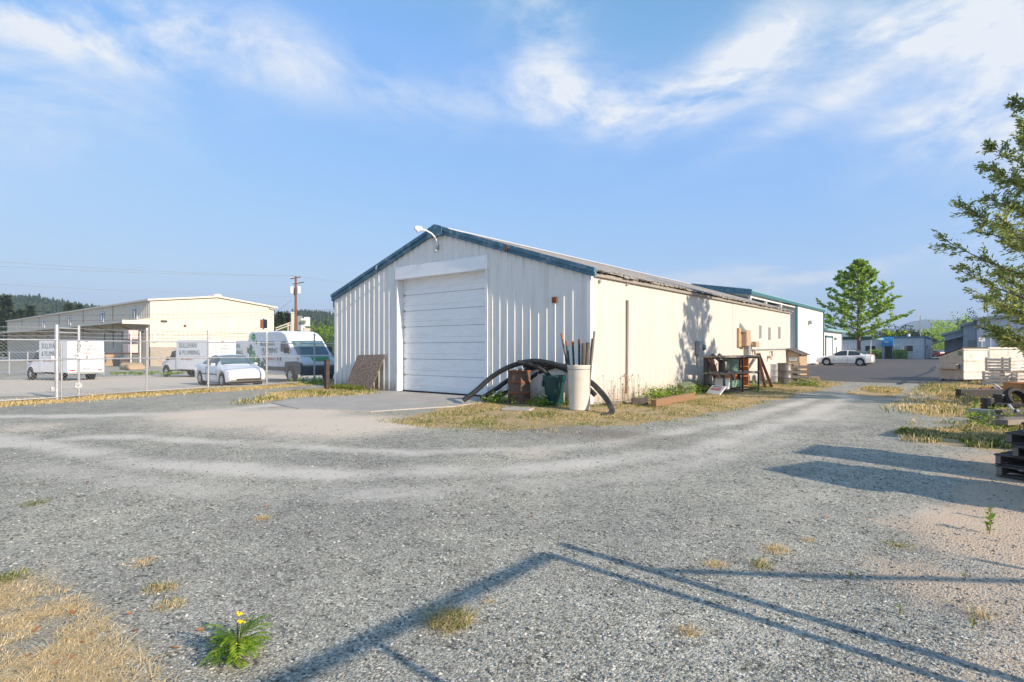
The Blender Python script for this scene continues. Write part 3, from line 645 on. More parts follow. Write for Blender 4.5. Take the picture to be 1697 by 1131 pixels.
mb = MB(); q = G(858, 680); mb.box((q.x, q.y, .03), (.75, .42, .06), .35); o = mb.build('concrete_paver', MAT['concrete'], bevel=.01); tag(o, 'flat grey paver in the dry grass before the drum', 'paver')

# ------------------------------------------------------------------ things along the side wall
def wall(px, py):     # sight line on the side wall (x = 0)
    k = (px-PX0)/FPX; dx, dy = L(k, 1); dx -= CX; dy -= CY; t_ = -CX/dx
    return Vector((0, CY+t_*dy, CZ+(HY-py)/FPX*t_))
def thing(mb, name, m, label, cat, group=None, bevel=0, smooth=False): return tag(mb.build(name, m, None, smooth, bevel), label, cat, group)
A, B = G(1083, 675), G(1148, 662); mb = MB(); mb.beam((A.x, A.y, .1), (B.x, B.y, .1), .16, .2); thing(mb, 'timber_beam', MAT['wood_brown'], 'long brown timber beam lying before the weeds by the side wall', 'beam', None, .008)
A, B = G(1047, 671), G(1073, 671); mb = MB(); mb.beam((A.x, A.y, .1), (B.x, B.y, .1), .16, .19); thing(mb, 'timber_block', MAT['wood_dark'], 'short dark timber block left of the long brown beam', 'beam', None, .01)
A, B = G(1002, 673), G(1048, 667); mb = MB(); mb.beam((A.x, A.y, .04), (B.x, B.y, .04), .15, .06); thing(mb, 'grey_plank', MAT['wood_grey'], 'thin grey plank on the ground at the wall foot near the corner', 'plank')
mb = MB(); q = G(1136, 655); mb.prism([(-.2, 0), (.2, 0), (.26, .42), (-.22, .40)], -.2, .2, 'Y'); o = thing(mb, 'olive_tub', MAT['olive'], 'olive green plastic tub tipped over beside the wall', 'tub', None, .02); o.location = (q.x, q.y, 0); o.rotation_euler = (.25, -.1, .9)
# black bags / hoses on the ground
for i, (px, py, L_, lb) in enumerate([(1158, 651, 1.1, 'crumpled black plastic sheet heap beside the olive tub'), (1176, 645, .9, 'black rubber strip lying behind the printed board')]):
    q = G(px, py); mb = MB(); pts = [(q.x+random.uniform(-.12, .12)+.12*k-.4, q.y+.14*k*(L_/1.1)-.3, .07+.1*random.random()) for k in range(6)]; mb.tube(pts, [.05, .09, .1, .11, .08, .04], 7); mb.tube([(p[0]+.2, p[1]+.05, .05+.12*random.random()) for p in pts], .05, 6)
    thing(mb, 'black_scrap', MAT['black_plastic'], lb, 'scrap')
q = G(1187, 656); e = empty('printed_board', (q.x, q.y, .02), R(-38), 'white printed board lying tilted with red and dark print', 'sign')
MB().box((0, 0, .17), (.80, .03, .36), Matrix.Rotation(R(-42), 3, 'X')).build('panel', MAT['far_white'], e)
mb = MB(); rt = Matrix.Rotation(R(-42), 3, 'X')
for k in range(7): mb.box(rt @ Vector((-.28+k*.085, -.019, .02))+Vector((0, 0, .17)), (.05, .006, .11), rt)
mb.build('red_print', MAT['ink_red'], e)
mb = MB()
for k in range(5): mb.box(rt @ Vector((-.25+k*.11, -.019, .125))+Vector((0, 0, .17)), (.07, .006, .045), rt)
mb.build('dark_print', MAT['ink_dark'], e)
p = wall(1173, 640)
for (px, m_, lb, yw) in [(1171, 'rust', 'rust brown sheet leaning on the side wall behind the black bumpers', .42)]:
    p = wall(px, 640); mb = MB(); mb.add([(.45, p.y-.2, .03), (.45, p.y+yw, .03), (.07, p.y+yw, 1.3), (.07, p.y-.2, 1.3), (.48, p.y-.2, .03), (.48, p.y+yw, .03), (.10, p.y+yw, 1.31), (.10, p.y-.2, 1.31)], [(0, 1, 2, 3), (4, 7, 6, 5), (0, 4, 5, 1), (1, 5, 6, 2), (2, 6, 7, 3), (3, 7, 4, 0)])
    thing(mb, 'steel_sheet', MAT[m_], lb, 'sheet')
for i, lb in enumerate(('curved black bumper strip leaning on the wall, the nearer of two', 'curved black bumper strip leaning on the wall, the farther of two')):
    p = wall(1176+i*4, 640); mb = MB(); pts = [Vector((.95-.9*s_**1.5, p.y+.25+.5*i+.5*math.sin(s_*2.2)-.25*s_*2, .05+1.30*s_)) for s_ in [k/8 for k in range(9)]]
    for a_, b_ in zip(pts[:-1], pts[1:]): mb.beam(a_, b_+(b_-a_)*.05, .16, .06, 0, (1, 0, .3))
    thing(mb, 'bumper_strip', MAT['black_plastic'], lb, 'strip')
# old wooden cabinet
p = wall(1196, 636); e = empty('wooden_cabinet', (.55, p.y+.2, 0), R(-12), 'orange brown wooden cabinet with shelves standing behind the rack', 'cabinet')
MB().box((-.25, 0, .62), (.03, 1.05, 1.2)).build('back', MAT['orange_wood'], e)
for s_ in (-.52, .52): MB().box((0, s_, .62), (.5, .03, 1.24)).build('side_panel', MAT['orange_wood'], e)
for z_ in (.05, .45, .85, 1.23): MB().box((0, 0, z_), (.5, 1.01, .025)).build('shelf', MAT['orange_wood'], e)
# steel and wood rack
A, B = G(1200, 653), G(1257, 647); ang = math.atan2(B.y-A.y, B.x-A.x); ln = math.hypot(B.x-A.x, B.y-A.y)
e = empty('storage_rack', (A.x, A.y, 0), ang, 'open two-tier steel rack with rough wooden shelves beside the wall', 'rack')
H = 1.28; dp = .75
for x_ in (0, ln*.52, ln):
    for y_ in (0, dp): MB().box((x_, y_, H/2), (.06, .05, H)).build('post', MAT['black_steel'], e)
for z_ in (.08,):
    for y_ in (0, dp): MB().box((ln/2, y_, z_), (ln, .045, .06)).build('rail', MAT['black_steel'], e)
for x_ in (0, ln*.52, ln):
    for z_ in (.09, .66, 1.24): MB().box((x_, dp/2, z_), (.04, dp, .04)).build('cross_rail', MAT['black_steel'], e)
for z_ in (.70, 1.29):
    for k in range(4): MB().box((ln/2+random.uniform(-.05, .05), .04+k*.22, z_+random.uniform(-.01, .02)), (ln+.12, .17, .06)).build('shelf_board', MAT['wood_grey'], e, bevel=.006)
for i, (dx, px_h, lb) in enumerate([(.62, .95, 'upright greenish glass pane stored in the rack top tier'), (.75, .55, 'low greenish glass pane stored in the rack bottom tier')]):
    mb = MB(); c_ = Matrix.Rotation(ang, 3, 'Z') @ Vector((ln*dx, dp*.75, 0)); mb.box((A.x+c_.x, A.y+c_.y, (.12+px_h/4) if i else .98), (ln*.42, .015, px_h/2 if i else .48), ang); thing(mb, 'glass_pane', MAT['pane_green'], lb, 'pane')
mb = MB(); c_ = Matrix.Rotation(ang, 3, 'Z') @ Vector((ln*.22, dp*.5, 0)); mb.box((A.x+c_.x, A.y+c_.y, .32), (.5, .4, .40), ang+.2); thing(mb, 'white_carton', MAT['far_white'], 'pale carton on the rack bottom tier', 'carton', None, .01)
mb = MB(); c_ = Matrix.Rotation(ang, 3, 'Z') @ Vector((ln*.3, dp*.6, 0)); mb.lathe([(.001, .73), (.17, .73), (.17, 1.12), (.14, 1.17), (.001, 1.17)], (A.x+c_.x, A.y+c_.y, 0), 18); thing(mb, 'black_tub', MAT['black_plastic'], 'round black tub on the rack top tier', 'tub', None, 0, True)
# rusty angle irons leaning
for i, (px0, px1, lb) in enumerate([(1268, 1254, 'rusty steel beam leaning on the wall right of the rack, steeper one'), (1279, 1256, 'rusty steel beam leaning on the wall right of the rack, flatter one')]):
    p = wall(px1, 588); q = G(px0, 643); top = Vector((.05, p.y, p.z+.05)); bot = Vector((q.x, q.y, .03))
    mb = MB(); mb.beam(bot, top, .13, .02); mb.beam(bot+Vector((.04, -.03, 0)), top+Vector((.04, -.03, 0)), .02, .13); thing(mb, 'rusty_beam', MAT['rust'], lb, 'beam')
# wall fittings
def onwall(px, py, w_, h_, d_, name, m, label, cat):
    p = wall(px, py); mb = MB(); mb.box((d_/2+.02, p.y, p.z), (d_, w_, h_)); o = mb.build(name, m, None, False, .012); return tag(o, label, cat), p
o, p = onwall(1154.5, 577, .32, .52, .16, 'meter_box', MAT['elec_grey'], 'grey electric meter box in the tree shadow on the side wall', 'meter box')
MB().lathe([(.12, 0), (.12, .12), (.09, .17), (.001, .17)], (.02, p.y+.42, p.z+.02), 16, 0, 'X').build('meter_dial', MAT['glass_teal'], o, True)
MB().tube([(.09, p.y-.05, p.z-.26), (.09, p.y-.05, p.z-.6)], .035, 8).build('conduit', MAT['elec_grey'], o, True)
o, p = onwall(1226, 560, .95, .85, .10, 'backing_board', MAT['wood_tan'], 'tan plywood backing board with an electric cabinet on the side wall', 'cabinet')
MB().box((.23, p.y+.15, p.z-.02), (.26, .55, .72)).build('cabinet_door', MAT['elec_tan'], o, bevel=.03)
o, p = onwall(1234, 576, .30, .85, .22, 'breaker_box', MAT['elec_grey'], 'tall grey breaker box right of the tan board', 'breaker box')
MB().tube([(.1, p.y, p.z-.4), (.1, p.y, .1)], .09, 10).build('conduit', MAT['elec_grey'], o, True)
p = wall(1226, 544); mb = MB(); mb.add([(.02, p.y-.22, p.z-.18), (.02, p.y+.22, p.z-.18), (.02, p.y, p.z+.25), (.34, p.y-.2, p.z-.2), (.34, p.y+.2, p.z-.2)], [(0, 1, 2), (0, 3, 4, 1), (2, 3, 0), (2, 1, 4), (2, 4, 3)]); thing(mb, 'wall_pack_light', MAT['elec_grey'], 'wedge shaped grey wall light above the tan board', 'light')
p = wall(1241, 571); mb = MB(); mb.tube([(.02, p.y-.1, p.z), (.2, p.y-.1, p.z)], .05, 8); mb.box((.25, p.y+.18, p.z), (.22, .55, .26)); thing(mb, 'flood_light', MAT['elec_tan'], 'boxy tan floodlight right of the grey breaker box', 'light', None, .02)
for px, lb in ((1259, 'leftmost of three narrow grey louvre vents on the side wall'), (1274.5, 'middle of three narrow grey louvre vents on the side wall'), (1291, 'rightmost of three narrow grey louvre vents on the side wall')):
    p = wall(px, {1259: 550, 1274.5: 553, 1291: 551.5}[px]); e = empty('wall_vent', (0, p.y, p.z), 0, lb, 'vent')
    MB().box((.03, 0, 0), (.03, .33, .64)).build('frame', MAT['galv'], e)
    for k in range(7): MB().box((.055, 0, -.26+k*.085), (.03, .26, .03), Matrix.Rotation(.5, 3, 'Y')).build('slat', MAT['elec_grey'], e)
for px, py, lb in ((1244, 589, 'cluster of old taps low on the side wall behind the rack'), (1273, 590, 'brass tap cluster low on the side wall right of the rusty beams')):
    p = wall(px, py); mb = MB(); mb.tube([(.0, p.y-.2, p.z-.05), (.18, p.y-.2, p.z-.05), (.22, p.y-.2, p.z-.2)], .045, 8); mb.tube([(.12, p.y-.2, p.z-.05), (.15, p.y+.25, p.z-.02), (.12, p.y+.25, p.z+.2)], .05, 8); mb.lathe([(.001, .02), (.08, 0), (.08, .04), (.001, .05)], (.12, p.y+.25, p.z+.2), 10); thing(mb, 'tap', MAT['elec_tan'], lb, 'tap')
a, b = wall(1240, 579.5), wall(1306, 579.5); mb = MB(); mb.tube([(.06, a.y, 1.55), (.06, b.y, 1.6)], .035, 8); thing(mb, 'wall_pipe', MAT['elec_grey'], 'long grey pipe running level along the far side wall', 'pipe', None, 0, True)
# little lean-to at the far corner
y0 = wall(1303, 600).y
e = empty('lean_to_hut', (0, y0, 0), 0, 'small cream lean-to hut with sloping roof at the shed far corner', 'hut')
MB().prism([(.03, .05), (.68, .05), (.68, 1.3), (.03, 1.58)], 0, 1.9, 'Y').build('walls', MAT['wood_tan'], e)
MB().prism([(-.0, 1.60), (.82, 1.24), (.82, 1.28), (.0, 1.65)], -.12, 2.05, 'Y').build('roof', MAT['wood_dark'], e)
MB().box((.36, -.02, 1.02), (.42, .02, .2)).build('notice', MAT['far_white'], e); MB().box((.36, -.034, 1.05), (.3, .008, .05)).build('notice_print', MAT['teal_light'], e)
q = G(1320, 613); 
for i, (px, py, r_, h_, m_, lb) in enumerate([(1299, 637.5, .31, .95, 'barrel_grey', 'nearest grey barrel beside the small lean-to hut'), (1312, 636, .3, .95, 'barrel_grey', 'grey barrel touching the crate by the lean-to hut'), (1285, 633, .28, .85, 'far_white', 'pale barrel half hidden behind the grey barrels')]):
    q = G(px, py); drum('barrel', (q.x, q.y+r_*.8, 0), r_, h_, MAT[m_], MAT[m_], lb, 'barrel')
q = G(1322, 638); e = empty('wooden_crate', (q.x, q.y+.4, 0), .25, 'grey slatted wooden crate right of the grey barrels', 'crate')
for s_ in (-.36, .36):
    for k in range(4): MB().box((0, s_, .12+k*.22), (.74, .03, .12)).build('slat', MAT['wood_grey'], e)
    for k in range(4): MB().box((s_, 0, .12+k*.22), (.03, .70, .12)).build('slat', MAT['wood_grey'], e)
for sx_ in (-.33, .33):
    for sy2 in (-.32, .32): MB().box((sx_, sy2, .42), (.06, .05, .84)).build('corner_post', MAT['wood_grey'], e)
e2 = empty('caution_panel', (q.x-.2, q.y-.0, .72), .3, 'tan panel with black warning triangle leaning on the crate', 'sign')
MB().box((0, 0, .12), (.42, .03, .34)).build('panel', MAT['wood_tan'], e2); MB().prism([(-.1, .03), (.1, .03), (0, .2)], -.024, -.017, 'Y').build('triangle', MAT['ink_dark'], e2)
q = G(1338, 634); mb = MB(); mb.box((q.x, q.y+.3, .13), (.9, .4, .26), .2); thing(mb, 'timber_box', MAT['wood_tan'], 'low tan timber box on the grass by the asphalt edge', 'box', None, .01)

# ------------------------------------------------------------------ chain-link fence
fe = empty('chain_link_fence', (0, 0, 0), 0, 'galvanised chain-link fence with rails and barbed wire around the yard', 'fence')
FH = 1.84
fp = [Vector((x_, y_, gz(x_, y_))) for x_, y_ in FENCE]
def along(pts, zoff): return [p+Vector((0, 0, zoff)) for p in pts]
for i, p in enumerate(fp):
    if i in (2,): continue
    MB().tube([p, p+Vector((0, 0, FH+.42))], .036, 10).build('post', MAT['galv'], fe, True)
    MB().lathe([(.042, 0), (.042, .05), (.02, .08), (.001, .085)], p+Vector((0, 0, FH+.40)), 10).build('post_cap', MAT['galv'], fe, True)
for i in range(len(fp)-1):
    a, b = fp[i], fp[i+1]; d = (b-a); n_ = Vector((d.y, -d.x, 0)).normalized()*.045; ln = d.length
    for z_ in (FH, 1.25, .10): MB().tube([a+Vector((0, 0, z_))+n_, b+Vector((0, 0, z_+random.uniform(-.02, .02)))+n_], .022, 8).build('rail', MAT['galv'], fe, True)
    mb = MB()
    for j, z_ in enumerate((FH+.14, FH+.27, FH+.40)):
        pts = [a.lerp(b, k/6)+Vector((0, 0, z_-.03*math.sin(math.pi*k/6))) for k in range(7)]; mb.tube(pts, .006, 4)
        k = .1
        while k < ln: p = a.lerp(b, k/ln)+Vector((0, 0, z_-.03*math.sin(math.pi*k/ln))); mb.tube([p+Vector((0, 0, -.025)), p+Vector((.01, 0, .025))], .006, 3); k += .14
    mb.build('barbed_wire', MAT['galv_wire'], fe)
    # woven mesh: wires running up to the right and up to the left, kinked at every crossing
    pitch = .105; mb = MB(); u = d.normalized(); z0, z1 = .12, FH-.01; hh = z1-z0; m_ = int((ln+hh)/pitch)
    for sgn in (1, -1):
        for k in range(m_+1):
            s0 = k*pitch-(hh if sgn > 0 else 0); s1 = s0+sgn*hh; A = (s0, z0); B = (s1, z1)
            lo, hi = 0., 1.
            ds = B[0]-A[0]
            t0, t1 = sorted(((0-A[0])/ds, (ln-A[0])/ds)); lo, hi = max(0, t0), min(1, t1)
            if hi-lo < .01: continue
            f_ = lambda t_: a+u*(A[0]+ds*t_)+Vector((0, 0, A[1]+(B[1]-A[1])*t_))+n_*(1.0+.12*sgn)
            mb.tube([f_(lo), f_(hi)], .0026, 3, 0, False)
    o = mb.build('mesh_panel', MAT['galv_wire'], fe); o['kind'] = 'stuff'
# heavy double gate post with pulley wheels
gpost = empty('gate_frame', fp[2], 0, 'tall paired galvanised gate posts with guide wheels and barbed wire arms', 'gate')
dirn = (fp[3]-fp[2]).normalized(); ex = dirn*.62
for off_, r_ in ((Vector((0, 0, 0)), .062), (dirn*.13, .028), (ex, .04)):
    MB().tube([off_, off_+Vector((0, 0, 2.32 if r_ > .03 else 1.75))], r_, 12).build('post', MAT['galv'], gpost, True)
for z_ in (.14, .33, 1.27, 1.84, 2.08, 2.22): MB().tube([Vector((0, 0, z_)), ex+Vector((0, 0, z_))], .02, 8).build('brace', MAT['galv'], gpost, True)
for z_ in (.42, 1.36):
    o = MB().lathe([(.03, -.03), (.10, -.03), (.10, .03), (.03, .03)], ex*1.05+Vector((.02, -.05, z_)), 16, 0, 'X').build('guide_wheel', MAT['galv'], gpost, True)
for z_ in (.35, 1.3): MB().box(Vector((-.04, -.1, z_)), (.1, .1, .12)).build('latch', MAT['galv'], gpost)
# second fence further back in the yard
f2 = empty('far_chain_link_fence', (0, 0, 0), 0, 'second chain-link fence with white posts deep in the yard', 'fence')
c0, c1 = Vector((-62, -10, -.55)), Vector((-45, 7, -.48))
q0, q1 = L(-47, 48), L(-33, 46); c0 = Vector((*q0, -.5)); c1 = Vector((*q1, -.5))
for k in range(9): p = c0.lerp(c1, k/8); MB().tube([p, p+Vector((0, 0, 1.9))], .05, 8).build('post', MAT['galv'], f2, True)
for z_ in (.2, 1.1, 1.85): MB().tube([c0+Vector((0, 0, z_)), c1+Vector((0, 0, z_))], .035, 6).build('rail', MAT['galv'], f2, True)

# ------------------------------------------------------------------ vehicles
def text_mesh(txt, size, name, m, parent, mtx, ext=.002):
    cu = bpy.data.curves.new(name, 'FONT'); cu.body = txt; cu.size = size; cu.align_x = 'LEFT'; cu.extrude = ext; cu.resolution_u = 3
    ob = bpy.data.objects.new('tmp', cu); COL.objects.link(ob); dg = bpy.context.evaluated_depsgraph_get(); me = bpy.data.meshes.new_from_object(ob.evaluated_get(dg)); bpy.data.objects.remove(ob)
    me.transform(mtx); me.materials.clear(); me.materials.append(m); me.name = name
    o = bpy.data.objects.new(name, me); COL.objects.link(o); o.parent = parent; return o
RX = Matrix.Rotation(R(90), 4, 'X')
def side_m(x, y, z): return Matrix.Translation((x, y, z)) @ RX              # reads from -Y
def rear_m(x, y, z): return Matrix.Translation((x, y, z)) @ Matrix.Rotation(R(-90), 4, 'Z') @ RX     # reads from -X
def wheel(parent, x, y, r, wdt, rimm='rim', spokes=5, rr=.66):
    e = bpy.data.objects.new('wheel', None); COL.objects.link(e); e.parent = parent; e.location = (x, y, r); s = 1 if y > 0 else -1
    MB().lathe([(r*rr, -wdt/2), (r*.93, -wdt/2), (r, -wdt/2+.03), (r, wdt/2-.03), (r*.93, wdt/2), (r*rr, wdt/2)], n=24, axis='Y').build('tyre', MAT['rubber'], e, True)
    mb = MB(); mb.lathe([(r*rr*.98, 0), (r*(rr-.04), s*wdt*.46), (r*(rr-.1), s*wdt*.4), (r*(rr-.12), s*wdt*.2), (.001, s*wdt*.16)], n=24, axis='Y')
    for k in range(spokes):
        g = 2*math.pi*k/spokes+.3; mb.beam((.02*math.cos(g), s*wdt*.42, .02*math.sin(g)), (r*(rr-.06)*math.cos(g), s*wdt*.40, r*(rr-.06)*math.sin(g)), .085, .03, 0, (0, 1, 0))
    mb.lathe([(.001, s*wdt*.46), (.06, s*wdt*.45), (.065, s*wdt*.3)], n=12, axis='Y'); mb.build('rim', MAT[rimm], e, True)
    return e
def lerp_tab(tab, x):
    for (x0, *a), (x1, *b) in zip(tab[:-1], tab[1:]):
        if x0 <= x <= x1:
            t_ = (x-x0)/(x1-x0+1e-9); return [p+(q-p)*t_ for p, q in zip(a, b)]
    return list(tab[0][1:] if x < tab[0][0] else tab[-1][1:])
def car(name, label, tab, glass, wheels, m, cat='car', rz=0, loc=(0, 0, 0), wr=.31, group=None, rimm='rim', archr=None):
    # tab rows: x, sill z, belt z, belt half width, top z, top half width, max half width ; x grows to the nose
    e = empty(name, loc, rz, label, cat, group)
    xs_ = sorted(set([round(a[0], 3) for a in tab]+[round(tab[0][0]+(tab[-1][0]-tab[0][0])*k/44, 3) for k in range(45)]))
    archr = archr or wr+.065
    def sect(x):
        zs, zb, wb, zt, wt, wm = lerp_tab(tab, x)
        for wx in wheels:
            dx_ = abs(x-wx)
            if dx_ < archr: zs = max(zs, wr+math.sqrt(archr**2-dx_**2))
        zs = min(zs, zb-.06); zm = zs+(zb-zs)*.5
        return [(0, zs), (wm*.8, zs), (wm*.965, zs+.015), (wm, zm), ((wm+wb)/2+.01, zb-.05), (wb, zb), (wb+(wt-wb)*.5+.012, zb+(zt-zb)*.5), (wt+.015, zt-.035), (wt*.86, zt), (wt*.45, zt+.015), (0, zt+.02)]
    body, gl = MB(), {}
    secs = [sect(x) for x in xs_]; ns = len(secs[0])
    def kind(xm, j):
        for g in glass:
            if g[1] <= xm <= g[2] and j in g[3]: return g[0]
        return None
    for sgn in (1, -1):
        for i in range(len(xs_)-1):
            xm = (xs_[i]+xs_[i+1])/2
            for j in range(ns-1):
                qd = [(xs_[i], sgn*secs[i][j][0], secs[i][j][1]), (xs_[i+1], sgn*secs[i+1][j][0], secs[i+1][j][1]), (xs_[i+1], sgn*secs[i+1][j+1][0], secs[i+1][j+1][1]), (xs_[i], sgn*secs[i][j+1][0], secs[i][j+1][1])]
                kd = kind(xm, j); key = None if kd is None else (kd if kd in ('windshield', 'rear_window') else (kd, sgn))
                tgt = body if key is None else gl.setdefault(key, MB()); tgt.add(qd, [(0, 1, 2, 3)])
    for i, sg in ((0, 1), (len(xs_)-1, -1)):
        s_ = secs[i]; ring = [(xs_[i], a, b) for a, b in s_]+[(xs_[i], -a, b) for a, b in s_[::-1][1:-1]]; body.add(ring, [tuple(range(len(ring)))])
    def fin(mb, nm, mt):
        me = mb.mesh(nm); bm = bmesh.new(); bm.from_mesh(me); bmesh.ops.remove_doubles(bm, verts=bm.verts, dist=.0005); bmesh.ops.recalc_face_normals(bm, faces=bm.faces); bm.to_mesh(me); bm.free()
        me.materials.append(mt); me.polygons.foreach_set('use_smooth', [True]*len(me.polygons)); me.set_sharp_from_angle(angle=R(42)); o = bpy.data.objects.new(nm, me); COL.objects.link(o); o.parent = e; return o
    fin(body, 'body', m)
    for key, mb in gl.items(): fin(mb, key if isinstance(key, str) else key[0], MAT['glass_teal'] if key == 'windshield' else MAT['glass'])
    wmx = max(a[6] for a in tab)
    MB().bb((tab[0][0]+.3, -wmx*.78, .14), (tab[-1][0]-.3, wmx*.78, .5)).build('underbody', MAT['dark_inside'], e)
    for wx in wheels:
        for s_ in (-1, 1):
            wheel(e, wx, s_*(wmx-.12), wr, .19, rimm)
            MB().lathe([(.001, 0), (archr, 0), (archr, -s_*.02), (.001, -s_*.02)], (wx, s_*(wmx-.22), wr), 20, 0, 'Y').build('wheel_well', MAT['dark_inside'], e)
    return e
# two-door coupe facing the fence
T = [(-2.12, .42, .78, .62, .80, .50, .66), (-2.02, .30, .92, .70, .95, .58, .79), (-1.5, .21, .95, .76, 1.0, .60, .84), (-1.25, .2, .95, .77, 1.10, .58, .845), (-.45, .19, .93, .775, 1.35, .54, .845), (.1, .19, .91, .775, 1.36, .55, .845), (.35, .19, .90, .775, 1.32, .56, .845), (1.15, .19, .86, .77, .90, .70, .845), (1.75, .2, .77, .74, .79, .62, .83), (2.02, .26, .66, .68, .68, .56, .76), (2.12, .32, .58, .60, .59, .5, .66)]
cl = (-17.55, -2.0)
coupe = car('white_coupe', 'white two-door coupe parked nose to the chain-link fence', T, [('windshield', .36, 1.1, (7, 8, 9)), ('side_window', -1.1, -.42, (5, 6)), ('side_window', -.36, .72, (5, 6)), ('rear_window', -1.4, -.5, (7, 8, 9))], (-1.28, 1.32), MAT['car_white'], loc=(cl[0], cl[1], gz(*cl)), rz=R(-4), wr=.295)
for s_ in (-1, 1):
    MB().add([(2.055, s_*.35, .54), (1.98, s_*.64, .55), (1.93, s_*.645, .655), (2.01, s_*.36, .64), (2.0, s_*.35, .53), (1.9, s_*.62, .55), (1.9, s_*.62, .65), (1.95, s_*.36, .64)], [(0, 1, 2, 3), (4, 7, 6, 5), (0, 4, 5, 1), (1, 5, 6, 2), (2, 6, 7, 3), (3, 7, 4, 0)]).build('headlight', MAT['lamp_clear'], coupe)
    MB().box((1.86, s_*.745, .60), (.16, .06, .08)).build('turn_signal', MAT['amber'], coupe, bevel=.01)
    mb = MB(); mb.box((.62, s_*.90, .95), (.1, .16, .1)); mb.build('side_mirror', MAT['car_white'], coupe, bevel=.02)
    MB().box((-.25, s_*.85, .80), (.16, .02, .035)).build('door_handle', MAT['black_plastic'], coupe)
    MB().box((-.05, s_*.85, .52), (1.9, .015, .045)).build('rub_strip', MAT['black_plastic'], coupe)
MB().box((1.15, .0, .905), (.02, 1.35, .012)).build('bonnet_seam', MAT['ink_dark'], coupe)
for s_ in (-1, 1):
    mb = MB()
    for x_ in (-.42, .82): mb.box((x_, s_*.848, .58), (.014, .008, .62))
    mb.box((.2, s_*.846, .26), (1.3, .01, .012)); mb.build('door_seam', MAT['ink_dark'], coupe)
MB().box((2.10, 0, .33), (.05, 1.0, .08)).build('grille', MAT['black_plastic'], coupe); MB().box((2.135, -.0, .43), (.02, .36, .11)).build('licence_plate', MAT['far_white'], coupe)
# pearl white sedan on the asphalt
T = [(-2.42, .5, .82, .66, .84, .5, .70), (-2.36, .32, .98, .74, 1.04, .56, .82), (-1.9, .24, 1.02, .82, 1.10, .62, .90), (-1.65, .22, 1.01, .83, 1.14, .62, .91), (-.95, .2, .99, .84, 1.43, .58, .91), (-.3, .2, .97, .84, 1.48, .60, .91), (.25, .2, .95, .84, 1.44, .6, .91), (1.2, .2, .92, .83, .97, .72, .91), (1.9, .22, .82, .80, .85, .66, .89), (2.3, .28, .70, .72, .72, .56, .80), (2.42, .36, .60, .62, .61, .5, .68)]
q = L(.585*55.6, 55.6)
sedan = car('white_sedan', 'pearl white sedan parked broadside on the asphalt before the tall shop', T, [('windshield', .28, 1.15, (7, 8, 9)), ('side_window', -1.42, -.44, (5, 6)), ('side_window', -.36, .86, (5, 6)), ('rear_window', -1.85, -1.0, (7, 8, 9))], (-1.42, 1.42), MAT['pearl_white'], loc=(q[0], q[1], .02), rz=R(180-2), wr=.345)
for s_ in (-1, 1):
    MB().box((-2.27, s_*.70, .86), (.16, .22, .18)).build('tail_lamp', MAT['red_lamp'], sedan, bevel=.03); MB().box((2.17, s_*.64, .66), (.26, .22, .12)).build('headlight', MAT['lamp_clear'], sedan, bevel=.03)
    MB().box((.75, s_*.96, 1.0), (.12, .18, .12)).build('side_mirror', MAT['pearl_white'], sedan, bevel=.03)
    for x_ in (-1.2, -.15): MB().box((x_, s_*.905, .84), (.18, .02, .03)).build('door_handle', MAT['silver'], sedan)
    mb = MB()
    for x_ in (-.4, .78): mb.box((x_, s_*.912, .62), (.012, .006, .6))
    mb.build('door_seam', MAT['ink_dark'], sedan)
